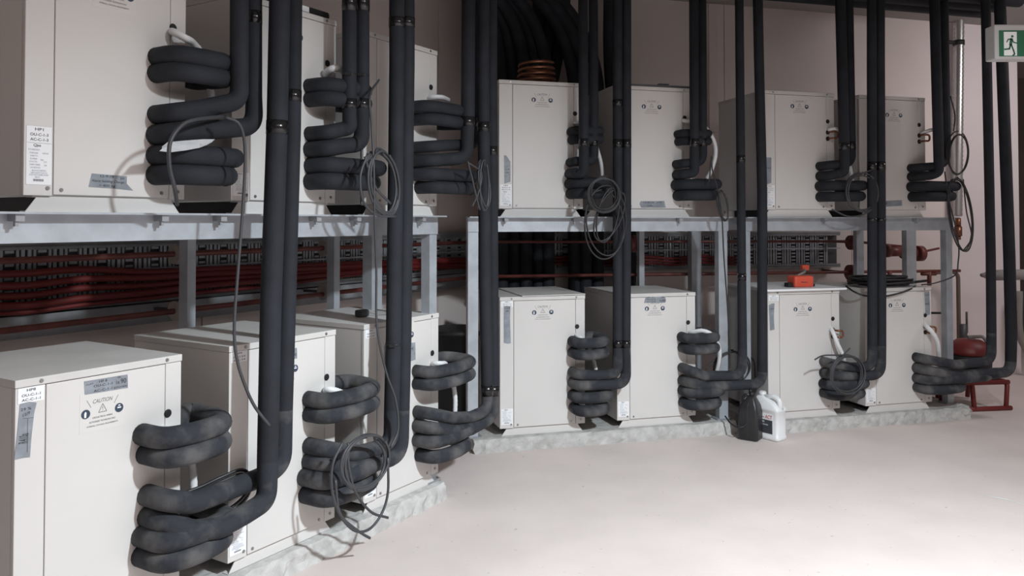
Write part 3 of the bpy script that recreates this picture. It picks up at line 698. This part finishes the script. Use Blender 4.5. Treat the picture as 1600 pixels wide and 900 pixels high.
# spiral duct with its strap
c = [atw('B', 1499, 26, .98), atw('B', 1498, 180, .98), atw('B', 1496, 338, .98)]
z0, z1 = c[-1].z, c[0].z; P = []; rs = []
n = 90
t = thing('spiral_duct', 'shiny spiral metal duct upright on the wall at right', 'duct', (c[-1].x, c[-1].y, z0))
for i in range(n+1):
    P.append(Vector((c[-1].x+(c[0].x-c[-1].x)*i/n, c[-1].y+(c[0].y-c[-1].y)*i/n, z0+(z1-z0)*i/n))); rs.append(.0345+.005*(i % 2))
b = NB(); tube(b, P, rs, 18); part('duct_body', b, 'spiral_metal', t)
p = atw('B', 1498, 67, .98); b = NB(); tube(b, [p-Vector((0, 0, .02)), p+Vector((0, 0, .02))], .045, 18); a = W('B', -1, 0, 0)-W('B', 0, 0, 0)
tube(b, [p, p+a*.16], .016, 8); part('strap', b, 'rubber', t)
p = atw('B', 1497, 350, .98); b = NB(); tube(b, [p+Vector((0, 0, .05)), p+Vector((0, 0, -.02))], .022, 12); tube(b, [p+Vector((0, 0, -.02)), p+Vector((0, 0, -.10))], .03, 12); tube(b, [p+Vector((0, 0, -.10)), p+Vector((0, 0, -.13))], .02, 12); part('valve', b, 'copper', t)
# small boxes and pipes on the wall
b = NB(); s, z = at('B', 1112, 205, WO-.06); rbox(b, 'B', s-.0, s+.07, WO-.03, WO-.001, z, 2.97, 0); single('cable_trunking', b, 'wall_panel', 'pale vertical trunking on the back wall above the middle rack end', 'trunking')
b = NB(); M = fr('B'); s, z = at('B', 1497, 425, .9)
P = [W('B', s-.35, .9, z), W('B', s, .9, z), W('B', s, .9, .05)]; tube(b, fillet(P, .06), .016, 10)
t = single('brown_pipe', b, 'brown_iron', 'brown pipe turning down the wall right of the right rack', 'pipe')
b = NB(); p = atw('B', 1505, 520, .88); tube(b, [p+Vector((0, 0, .07)), p-Vector((0, 0, .1))], .03, 12); tube(b, [p+Vector((.03, 0, .17)), p+Vector((.03, 0, .0))], .009, 8); part('valve', b, 'dark_steel', t)
b = NB(); tube(b, [atw('B', 1452, 489, .25), atw('B', 1484, 489, .25)], .008, 8); single('black_rod', b, 'rubber', 'short black rod sticking out behind the rightmost bottom cabinet', 'rod')
b = NB(); P = [atw('B', 1533, 430, .35), atw('B', 1540, 430, .35), atw('B', 1541, 430, .35), atw('B', 1556, 430, .35), atw('B', 1557, 430, .35), atw('B', 1640, 428, .35)]; tube(b, P, [.012, .022, .026, .026, .040, .040], 14)
single('grey_pipe', b, 'grey_foam', 'grey horizontal pipe passing behind the two pipes at far right', 'pipe')
b = NB(); P = [atw('B', 1592, 455, .9), atw('B', 1593, 520, .9), atw('B', 1612, 560, .9)]; tube(b, smooth(P, 6), .03, 12); single('pale_pipe', b, 'grey_foam', 'pale bent pipe at the right edge of the room', 'pipe')

# ------------------------------------------------------------------ exit sign
t = thing('exit_sign', 'green and white exit sign with running man and arrow, hanging at top right', 'sign', aty(1617, 93, 3.55))
def ex(px, py, d=0): return aty(px, py, 3.55+d)
x0, z1 = ex(1554, 38).x, ex(1554, 38).z; z0 = ex(1554, 92).z; x1 = x0+.42; y0 = 3.55; M0 = None
b = NB(); box(b, x0, x1, y0, y0+.075, z0, z1, bevel=.006); part('sign_box', b, 'sign_white', t)
q = 3.55/FPX
b = NB(); xa, xb = ex(1560, 0).x, x1-.018; za, zb = ex(0, 88).z, ex(0, 47.5).z
box(b, xa, xb, y0-.0015, y0, za, zb); part('sign_face', b, 'green_sign', t)
b = NB(); box(b, xa+7.3*q, xa+27.6*q, y0-.0025, y0-.0016, za+1*q, zb-2.5*q)
ax = x1-.10; az = (za+zb)/2
part('pictogram_ground', b, 'label_white', t); b = NB()
prism(b, [(ax-.11, az-.012), (ax-.02, az-.012), (ax-.02, az-.034), (ax+.045, az), (ax-.02, az+.034), (ax-.02, az+.012), (ax-.11, az+.012)], .001, Matrix.Translation((0, y0-.0025, 0)))
part('arrow', b, 'label_white', t)
b = NB()
def pp(px, py): return Vector((ex(px, 0).x, y0-.003, ex(0, py).z))
def limb(pts, r):
    P = [pp(*p) for p in pts]
    for a_, b_ in zip(P, P[1:]):
        d = (b_-a_).normalized(); n_ = Vector((-d.z, 0, d.x))*r*q; a2, b2 = a_-d*r*q*.5, b_+d*r*q*.5
        b.faces.new([b.verts.new(v) for v in (a2+n_, b2+n_, b2-n_, a2-n_)])
hd = pp(1580.3, 57); b.faces.new([b.verts.new(hd+Vector((math.cos(k*math.pi/8), 0, math.sin(k*math.pi/8)))*2.0*q) for k in range(16)])
limb([(1579, 61), (1577.5, 70)], 2.3); limb([(1579, 61.5), (1574, 61.5), (1571.5, 66)], .9); limb([(1580, 62), (1582.5, 66.5), (1587, 67.5)], .9)
limb([(1577.5, 70), (1575.5, 76.5), (1568, 77.3)], 1.25); limb([(1578.5, 70), (1582, 79), (1583.5, 84.5), (1581, 87)], 1.2)
part('running_figure', b, 'green_sign', t)
b = NB(); tube(b, [Vector((x1-.05, y0+.037, z1-.002)), Vector((x1-.05, y0+.037, 2.98))], .008, 10); part('hanging_rod', b, 'sign_white', t)

# ------------------------------------------------------------------ white conduits
def conduit(k, pts, label, r=.0125, rib=True):
    rk, us, uo, uz = UN[k]; P = smooth([atw(rk, x, y, uo+o) for x, y, o in pts], 8); rs = []
    Q = []
    for a, b_ in zip(P, P[1:]):
        m = max(1, int((b_-a).length/.006))
        for i in range(m): Q.append(a+(b_-a)*i/m)
    Q.append(P[-1]); rs = [r*(1.0 if i % 2 else .9) for i in range(len(Q))]
    b = NB(); tube(b, Q, rs, 12); return single('flexible_conduit', b, 'conduit_white', label, 'conduit', 'white conduits at the cabinets')
def cl(k, w='curving out'): return f'white conduit {w} of {DS[k]}'
conduit('1L', [(256, 671, .01), (262, 672, -.03), (275, 677, -.05), (285, 684, -.03), (295, 700, .0), (301, 740, .02), (303, 775, .02), (303, 800, .02)], cl('1L'), .014)
conduit('1U', [(267, 49, .01), (273, 51, -.03), (290, 60, -.06), (302, 68, -.03), (318, 90, .0), (326, 125, .0), (331, 155, .0), (335, 178, .0)], cl('1U'), .013)
conduit('2L', [(507, 611, .01), (512, 609, -.03), (525, 611, -.05), (537, 617, -.05), (545, 632, -.01)], cl('2L'), .014)
conduit('2U', [(506, 118, .01), (512, 112, -.03), (521, 107, -.06), (533, 108, -.06), (541, 120, -.03), (546, 150, .02)], cl('2U'), .015)
conduit('3L', [(674, 569, .01), (680, 568, -.03), (690, 568, -.05), (697, 570, -.03), (706, 590, .0), (711, 620, .0), (711, 645, .0)], cl('3L'), .012)
conduit('3U', [(668, 155, .01), (676, 152, -.03), (690, 152, -.05), (700, 156, -.02)], cl('3U'), .012)
conduit('4L', [(899, 523, .01), (903, 526, -.03), (910, 530, -.05), (920, 540, .0), (928, 565, .02), (932, 582, .02)], cl('4L'), .012)
conduit('4U', [(897, 192, .01), (901, 192, -.03), (915, 196, -.02), (930, 225, .0), (938, 250, .0), (941, 270, .0), (941, 290, .0)], cl('4U'), .012)
conduit('5L', [(1076, 519, .01), (1083, 519, -.03), (1098, 517, -.07), (1113, 524, -.09), (1123, 543, -.06), (1124, 562, -.03), (1119, 585, .0)], cl('5L'), .014)
conduit('5U', [(1066, 188, .01), (1072, 189, -.03), (1090, 191, -.02), (1105, 203, .0), (1116, 222, .0), (1118, 242, .0), (1112, 265, .0), (1104, 280, .0)], cl('5U'), .0135)
conduit('6L', [(1298, 512, .01), (1302, 520, -.04), (1309, 538, -.06), (1317, 556, -.06), (1322, 580, -.02)], cl('6L'), .0135)
conduit('6U', [(1294, 203, .01), (1298, 202, -.03), (1305, 201, -.05), (1310, 206, -.04), (1318, 225, .0), (1328, 262, .0), (1332, 285, .0)], cl('6U'), .0125)
conduit('7L', [(1444, 506, .01), (1449, 511, -.04), (1458, 521, -.06), (1465, 536, -.05), (1467, 558, -.02)], cl('7L'), .0145)
conduit('7U', [(1438, 210, .01), (1444, 207, -.03), (1456, 203, -.05), (1470, 203, -.02), (1485, 212, .02), (1490, 245, .02), (1489, 285, .02)], cl('7U'), .0125)

# ------------------------------------------------------------------ loose cables
def coil(rk, off, ells, tails, r, m, label, seed, jit=.006):
    rnd = random.Random(seed); b = NB(); px0 = ells[0] if ells else None
    for (cx, cy, rx, ry, tilt, n) in ells:
        P = []
        s0, z0 = at(rk, cx, cy, off); mp = mpp(rk, cx, cy, off)
        for j in range(n):
            ax = rx*mp*rnd.uniform(.88, 1.06)*1.15; az = ry*mp*rnd.uniform(.92, 1.05); ti = tilt+rnd.uniform(-.12, .12); ph = rnd.uniform(-.3, .3)
            ox, oz = rnd.uniform(-.008, .008), rnd.uniform(-.008, .008)
            for q in range(14):
                a = 2*math.pi*q/14+ph+math.pi/2
                x, z = ax*math.cos(a), az*math.sin(a)
                x, z = x*math.cos(ti)-z*math.sin(ti), x*math.sin(ti)+z*math.cos(ti)
                P.append(W(rk, s0+x+ox, off+jit*math.sin(a+j)-.007*j*.6, z0+z+oz))
        tube(b, smooth(P, 4), r, 7)
    for tl in tails:
        tube(b, smooth([atw(rk, q[0], q[1], q[2] if len(q) > 2 else off-.01) for q in tl], 6), r, 7)
    return single('cable_coil', b, m, label, 'cable', 'loose cable coils')
coil('A', -.205, [(568, 722, 48, 40, -.25, 4)], [[(536, 690), (520, 725), (519, 765), (532, 805), (560, 830), (578, 841)], [(544, 692), (545, 730), (556, 770), (580, 800), (606, 809)], [(606, 715), (606, 770), (595, 805), (575, 828), (552, 828), (530, 800), (524, 750)]],
     .0052, 'cable_grey', 'grey cable coil hung on the lower pipes of the second bottom cabinet', 3)
coil('A', -.205, [(597, 285, 31, 50, .25, 4)], [[(575, 240), (563, 275), (568, 315), (590, 336), (618, 338)], [(570, 245), (585, 290), (610, 318)]], .0052, 'cable_grey', 'grey cable coil hung on the pipe loops of the second upper cabinet', 5)
coil('A', -.20, [(756, 288, 14, 38, .15, 3)], [[(731, 252), (738, 280), (745, 310), (750, 328)], [(733, 255), (752, 270), (748, 300), (738, 322)]], .0042, 'cable_grey', 'thin grey cable coil at the pipe loops of the third upper cabinet', 8)
coil('B', -.20, [(942, 304, 22, 26, .0, 7), (944, 347, 29, 56, .05, 2), (951, 335, 17, 45, -.35, 2)], [], .0046, 'cable_black', 'big tangle of cable hanging over the beam below the upper middle cabinets', 11)
coil('B', -.16, [(1130, 320, 8, 24, .1, 2)], [[(1108, 285), (1112, 245), (1113, 265), (1122, 300), (1128, 340), (1131, 400), (1136, 470), (1140, 540), (1141, 575)]], .0042, 'cable_black', 'thin black cable dropping beside the right post of the middle rack', 13)
coil('B', -.195, [(1346, 301, 27, 30, .1, 4)], [[(1326, 278), (1345, 272), (1368, 263)], [(1300, 327), (1325, 338), (1350, 335), (1368, 322)]], .0048, 'cable_grey', 'cable coil on the pipe loops of the first upper right-rack cabinet', 17)
coil('B', -.17, [(1497, 240, 18, 33, -.1, 3), (1500, 335, 20, 57, .1, 3)], [[(1476, 268), (1482, 310), (1492, 350), (1498, 385), (1497, 410), (1492, 430), (1462, 442), (1440, 445)], [(1505, 280), (1510, 330), (1518, 370), (1505, 392)], [(1485, 150), (1492, 180), (1490, 205)]], .0044, 'cable_black', 'thin black cables looped at the rightmost upper cabinet by the duct', 19)
coil('B', .02, [(1142, 574, 25, 26, .0, 6)], [[(1120, 560), (1105, 575), (1098, 590)], [(1165, 550), (1178, 565), (1180, 590)], [(1133, 650, -.05), (1142, 662, -.12), (1155, 668, -.2), (1168, 660, -.2), (1172, 630, -.15), (1170, 600, -.05)]], .0045, 'cable_black', 'black cable tangle behind the pipes above the black can', 23)
coil('B', -.255, [(1322, 584, 26, 29, .0, 6)], [[(1273, 562), (1285, 556), (1303, 555), (1330, 556), (1345, 566)], [(1316, 556), (1328, 544)]], .0048, 'cable_grey', 'grey cable coil on the lower pipes behind the jug cabinet front', 29)
wire('hanging_cable', 'A', [(352, 183, -.18), (372, 192, -.2), (381, 215, -.2), (383, 255, -.2), (379, 330, -.2), (372, 420, -.2), (366, 510, -.2), (370, 560, -.2), (382, 600, -.2), (398, 635, -.21), (421, 665, -.225)], .0052, 'cable_grey', 'long grey cable hanging from the upper left pipes, end cut', 'cable', None, 6, 8)
wire('hanging_cable', 'A', [(592, 125, -.10), (578, 150, -.19), (581, 200, -.2), (584, 260, -.22), (585, 330, -.22), (588, 420, -.2), (589, 510, -.2), (603, 580, -.2), (618, 625, -.2), (622, 670, -.2), (610, 700, -.2)], .0045, 'cable_grey', 'long thin cable hanging down between the second cabinets, upper to lower', 'cable', None, 6, 8)
wire('hanging_cable', 'A', [(350, 182, -.10), (310, 186, -.17), (285, 195, -.185), (266, 222, -.19), (265, 260, -.19), (272, 290, -.18), (277, 320, -.12)], .0062, 'cable_grey', 'short black cable looped over the upper left pipe loops', 'cable', None, 6, 8)
for i, (dy, lab) in enumerate([(0, 'upper'), (7, 'lower')]):
    wire('hanging_cable', 'A', [(283, 772+dy, .02), (315, 760+dy, .0), (345, 746+dy, -.02), (378, 734+dy, -.03), (392, 748+dy, -.03), (384, 772+dy, -.03), (358, 795+dy, -.02), (320, 806, .0)], .0062, 'cable_black', f'black cable behind the lower pipes of the nearest bottom cabinet, {lab} one', 'cable', None, 6, 8)

# ------------------------------------------------------------------ small things lying about
# torn white wrapping on the upper left loops
b = NB(); rk = 'A'; top = [(253, 229), (262, 222), (290, 219.5), (318, 217.5), (336, 217.5)]; bot = [(249, 236), (266, 238), (290, 235), (312, 231), (322, 227)]
rowt = [b.verts.new(atw(rk, x, y, UN['1U'][2]-.145-.012*(i % 2))) for i, (x, y) in enumerate(top)]; rowb = [b.verts.new(atw(rk, x, y, UN['1U'][2]-.150-.012*((i+1) % 2))) for i, (x, y) in enumerate(bot)]
rowm = [b.verts.new((a.co+c_.co)/2+Vector((.004*(-1)**i, -.006*(i % 2), 0))) for i, (a, c_) in enumerate(zip(rowt, rowb))]
for r1, r2 in ((rowt, rowm), (rowm, rowb)):
    for i in range(4): b.faces.new((r1[i], r1[i+1], r2[i+1], r2[i]))
bmesh.ops.solidify(b, geom=b.faces[:], thickness=.003); single('torn_wrapping', b, 'paper', 'crumpled white wrapping stuck between the upper left pipe loops', 'wrapping')
# copper coil on the first cabinet of the middle rack
o4 = UN['4U']; zt = ZU+UH+.001
b = NB(); cc = W('B', at('B', 838, 120, o4[2]+.2)[0], o4[2]+.2, zt); P = []
for i in range(4*20+1):
    a = 2*math.pi*i/20; rr = .115-.012*(i/80); P.append(cc+Vector((rr*math.cos(a), rr*math.sin(a), .010+.034*i/20)))
tube(b, P, .0095, 8); single('copper_tube_coil', b, 'copper', 'coil of copper tube lying on the first upper cabinet of the middle rack', 'tube coil')
# dark board on the next cabinet
b = NB(); box(b, .03, UW-.0, .0, .45, UH+.0005, UH+.014); box(b, .30, .37, .01, .05, UH+.014, UH+.026, bevel=.005); b.transform(MX[U['5U']]); single('dark_board', b, 'dark_steel', 'dark board lying on the upper cabinet with tape at its foot', 'board')
b = NB(); tube(b, [W('B', .50, .30, zt+.009), W('B', .66, .32, zt+.012)], .008, 8); b.transform(Matrix.Identity(4)); 
b.free()
# black pouch with a white label on the second upper cabinet
t = thing('pouch', 'flat black pouch with white label on the second upper cabinet', 'pouch', MX[U['2U']] @ Vector((.36, .1, UH+.0005)), rot_of('A'))
b = NB(); Mi = MX[U['2U']]
box(b, .20, .50, .015, .19, UH+.0008, UH+.034, 0, Mi, bevel=.012); part('pouch_body', b, 'jug_black', t)
b = NB(); prism(b, [(.27, UH+.008), (.38, UH+.006), (.38, UH+.028), (.27, UH+.030)], .001, Mi @ Matrix.Translation((0, .0135, 0))); part('pouch_label', b, 'label_white', t)
# plug on the lid of the third bottom cabinet
Mi = MX[U['3L']]; t = thing('power_plug', 'small dark plug with cable on the third bottom cabinet lid', 'plug', Mi @ Vector((.25, .25, UH)), rot_of('A'))
p0 = Mi.inverted() @ (lambda d: Vector((0, 0, CH))+d*((ZL+UH-CH)/d.z))(ray(568, 495))
b = NB(); box(b, p0.x-.04, p0.x+.02, p0.y-.02, p0.y+.02, UH+.001, UH+.034, 0, Mi, bevel=.008); part('plug_body', b, 'cable_grey', t)
b = NB(); tube(b, smooth([Mi @ Vector(v) for v in ((p0.x+.02, p0.y-.01, UH+.02), (p0.x+.08, p0.y-.03, UH+.008), (p0.x+.14, p0.y-.08, UH+.008), (p0.x+.18, p0.y+.0, UH+.008), (p0.x+.2, p0.y+.1, UH+.008))], 5), .004, 7); part('plug_cable', b, 'grey_foam', t)
# orange case on the loose board
Mi = MX[U['6L']]; zz = UH+.0145
t = thing('orange_case', 'small orange case with loose strap on the white lid board', 'case', Mi @ Vector((.2, .1, zz)), rot_of('B'))
xa = at('B', 1236.5, 440, UN['6L'][2]+.10)[0]-UN['6L'][1]; xb = at('B', 1266, 440, UN['6L'][2]+.10)[0]-UN['6L'][1]
b = NB(); box(b, xa, xb, .06, .15, zz, zz+.072, 0, Mi, bevel=.012); part('case_body', b, 'orange', t)
b = NB(); prism(b, [(xa+.045, zz+.030), (xa+.09, zz+.030), (xa+.09, zz+.034), (xa+.048, zz+.035), (xa+.048, zz+.040), (xa+.045, zz+.040)], .0008, Mi @ Matrix.Translation((0, .0593, 0))); part('case_mark', b, 'ink', t)
b = NB(); box(b, xa-.035, xa+.004, .08, .13, zz, zz+.028, 0, Mi, bevel=.006); box(b, xb-.004, xb+.03, .09, .12, zz, zz+.020, 0, Mi, bevel=.005); part('case_clip', b, 'rubber', t)
b = NB(); tube(b, smooth([Mi @ Vector(v) for v in ((xa+.06, .12, zz+.07), (xa+.12, .15, zz+.085), (xa+.17, .2, zz+.088), (xa+.205, .25, zz+.105))], 5), .008, 8); part('case_strap', b, 'grey_foam', t)
b = NB(); box(b, xa+.185, xa+.235, .24, .27, zz+.095, zz+.130, 0, Mi, bevel=.004); part('strap_tag', b, 'orange', t)
# cable heap on the rightmost bottom cabinet
Mi = MX[U['7L']]; rnd = random.Random(2); b = NB()
for j in range(16):
    cx, cy = .25+rnd.uniform(-.04, .04), .16+rnd.uniform(-.03, .04); ax, ay = rnd.uniform(.15, .24), rnd.uniform(.07, .12); h = UH+.007+.0035*j
    tube(b, smooth([Mi @ Vector((cx+ax*math.cos(q*.5236), cy+ay*math.sin(q*.5236), h+rnd.uniform(0, .008))) for q in range(12)], 3, True), .006, 6)
tube(b, smooth([atw('B', x, y, UN['7L'][2]+o) for x, y, o in ((1322, 447, .1), (1335, 456, .02), (1352, 462, -.02), (1380, 463, -.03), (1405, 458, -.03), (1424, 451, .0), (1430, 447, .06))], 6), .006, 7)
tube(b, [Mi @ Vector((.42, .12, UH+.02)), Mi @ Vector((.62, .15, UH+.03))], .009, 8)
single('cable_heap', b, 'cable_black', 'heap of black cable on the rightmost bottom cabinet lid', 'cable')
# black can and white jug on the floor
def fl(px, py):
    d = ray(px, py); return Vector((0, 0, CH))+d*(-CH/d.z)
def extr(bm, secs, seg=8, mi=0):               # stacked rounded-rectangle sections: (z, cx, cy, hx, hy, corner)
    rings = []
    for z, cx, cy, hx, hy, c in secs:
        ring = []
        for (sx, sy, a0) in ((1, 1, 0), (-1, 1, 90), (-1, -1, 180), (1, -1, 270)):
            for k in range(4):
                a = R(a0+30*k); ring.append(bm.verts.new(Vector((cx+sx*(hx-c)+c*math.cos(a), cy+sy*(hy-c)+c*math.sin(a), z))))
        rings.append(ring)
    n = len(rings[0])
    for r1, r2 in zip(rings, rings[1:]):
        for k in range(n):
            f = bm.faces.new((r1[k], r1[(k+1) % n], r2[(k+1) % n], r2[k])); f.smooth = True; f.material_index = mi
    bm.faces.new(rings[0][::-1]).material_index = mi; bm.faces.new(rings[-1]).material_index = mi
p = fl(1178, 691); p.y += .09
t = thing('black_can', 'black plastic can with handle on the floor beside the white jug', 'can', (p.x, p.y-.02, 0), R(-35)); t.scale = (.72, .74, .87)
hx, hy = .085, .075
b = NB(); extr(b, [(0.001, 0, 0, hx-.01, hy-.01, .02), (.012, 0, 0, hx, hy, .025), (.19, 0, 0, hx, hy, .025), (.235, 0, 0, hx-.012, hy-.008, .02), (.285, .012, 0, hx-.05, hy-.035, .018), (.30, .014, 0, .026, .026, .012)]); part('can_body', b, 'jug_black', t, True)
b = NB(); tube(b, [Vector((.014, 0, .29)), Vector((.014, 0, .325))], .022, 16); part('cap', b, 'rubber', t, True)
b = NB(); tube(b, fillet([Vector((-.062, 0, .22)), Vector((-.058, 0, .295)), Vector((.0, 0, .305))], .03), .011, 10); part('handle', b, 'jug_black', t, True)
b = NB(); tube(b, [Vector((0, -hy-.0005, .02)), Vector((0, -hy-.0005, .19)), Vector((0, -hy+.008, .235)), Vector((.01, -.035, .287))], .002, 6); part('mould_seam', b, 'cable_grey', t, True)
p = fl(1209, 690); p.y += .075
t = thing('white_jug', 'white plastic jug with handle and dark label on the floor', 'jug', (p.x, p.y, 0), R(-52)); t.scale = (.95, .95, .85)
hx, hy = .095, .055                              # label on the broad side facing -y
b = NB(); extr(b, [(.001, 0, 0, hx-.008, hy-.008, .018), (.01, 0, 0, hx, hy, .02), (.028, 0, 0, hx, hy, .02), (.034, 0, 0, hx-.004, hy-.004, .02), (.20, 0, 0, hx-.004, hy-.004, .02), (.206, 0, 0, hx, hy, .02), (.222, 0, 0, hx, hy, .02), (.262, -.022, 0, hx-.03, hy-.012, .02), (.285, -.048, 0, .036, .034, .02), (.296, -.050, 0, .024, .024, .015)]); part('jug_body', b, 'white_plastic', t, True)
b = NB(); tube(b, fillet([Vector((.082, 0, .215)), Vector((.070, 0, .285)), Vector((.025, 0, .300)), Vector((-.035, 0, .288))], .035), [.016]*18, 12); part('handle', b, 'white_plastic', t, True)
b = NB(); tube(b, [Vector((-.05, 0, .294)), Vector((-.05, 0, .318))], .023, 18); tube(b, [Vector((-.05, 0, .318)), Vector((-.05, 0, .324))], .019, 18); part('cap', b, 'white_plastic', t, True)
b = NB(); prism(b, [(-.075, .045), (.06, .045), (.06, .185), (-.075, .185)], .0008, Matrix.Translation((0, -hy+.0032, 0)), 0)
prism(b, [(-.07, .048), (.055, .048), (.055, .142), (-.07, .142)], .0006, Matrix.Translation((0, -hy+.0025, 0)), 1)
lab = part('jug_label', b, ['label_white', 'ink'], t, True)
b = NB(); text_bm(b, 'Pro-', -.030, .162, .055, .024, -hy+.0022, 0, .1, 1); text_bm(b, 'ACT', .028, .163, .05, .026, -hy+.0022, 0, .1, 0)
text_bm(b, 'CLEANER', -.03, .128, .06, .012, -hy+.0016, 0, 0, 2); text_bm(b, 'CONCENTRATED', -.018, .108, .085, .009, -hy+.0016, 0, 0, 2); text_bm(b, '5 LITRE', -.04, .088, .04, .008, -hy+.0016, 0, 0, 2); text_bm(b, 'UN', -.05, .066, .018, .014, -hy+.0016, 0, 0, 2)
part('lettering', b, ['label_red', 'ink', 'label_white'], lab, True)
# red trolley with a vacuum at far right
c = fl(1527, 645); 
t = thing('red_trolley', 'low red tubular trolley on the floor at far right', 'trolley', (c.x, c.y+.2, 0), R(8))
for x in (-.26, -.02, .22):
    b = NB(); tube(b, fillet([Vector((x, -.16, .012)), Vector((x+(.03 if x > 0 else .0), -.14, .19)), Vector((x, .2, .19)), Vector((x, .22, .012))], .04), .016, 10); part('leg_hoop', b, 'red_plastic', t, True)
for y, z in ((-.16, .016), (-.14, .19), (.2, .19)):
    b = NB(); tube(b, [Vector((-.30, y, z)), Vector((.26, y, z))], .016, 10); part('rail', b, 'red_plastic', t, True)
b = NB(); box(b, -.27, .2, -.12, .19, .2065, .214); part('deck', b, 'dark_steel', t, True)
q = MX[t]
t2 = thing('vacuum_cleaner', 'red and black vacuum cleaner standing on the red trolley', 'vacuum cleaner', q @ Vector((.10, .04, .2145)), R(8))
b = NB(); lathe(b, Vector((0, 0, 0)), [(.12, .0), (.14, .02), (.145, .13), (.14, .145)], 24); part('tub', b, 'rubber', t2, True)
b = NB(); lathe(b, Vector((0, 0, 0)), [(.145, .147), (.147, .17), (.125, .215), (.08, .245), (.03, .255)], 24); part('motor_head', b, 'red_plastic', t2, True)
b = NB(); tube(b, fillet([Vector((.11, -.06, .215)), Vector((.06, -.06, .275)), Vector((-.04, -.04, .27))], .03), .012, 8); part('handle', b, 'grey_foam', t2, True)
# broken lump of concrete at the plinth end
b = NB(); bmesh.ops.create_icosphere(b, subdivisions=3, radius=.06); rnd = random.Random(6)
for v in b.verts: v.co *= 1+rnd.uniform(-.12, .12); v.co.z = v.co.z*.75+.043
p = fl(1510, 655); b.transform(Matrix.Translation((p.x, p.y+.06, .0))); single('concrete_lump', b, 'concrete', 'loose lump of concrete at the right end of the plinth', 'concrete lump')

# black bin standing behind the third bottom cabinet
bs, bz = at('A', 716, 513, .75); b = NB(); c = W('A', bs, .75, 0); lathe(b, c+Vector((0, 0, .001)), [(.15, 0), (.16, .02), (.185, bz-.03), (.20, bz-.03), (.20, bz)], 28)
single('black_bin', b, 'rubber', 'black round bin standing behind the end of the left plinth', 'bin')
# trunking under the left tray
b = NB(); rbox(b, 'A', -1.6, 3.6, TO-.02, WO-.002, .85, .938); single('cable_trunking', b, 'galvanised_dull', 'dull grey trunking running along the left wall under its tray', 'trunking')

# pale scuff on the floor at right
b = NB(); P = [fl(1533, 774), fl(1552, 776.5), fl(1575, 781), fl(1604, 790)]; w = [.001, .006, .009, .006]
t_, u_ = [], []
for p, q in zip(P, w): t_.append(b.verts.new(p+Vector((0, q, .0008)))); u_.append(b.verts.new(p+Vector((0, -q, .0008))))
for i in range(3): b.faces.new((t_[i], u_[i], u_[i+1], t_[i+1]))
single('chalk_streak', b, 'label_white', 'thin white streak on the bare floor at right', 'floor mark')
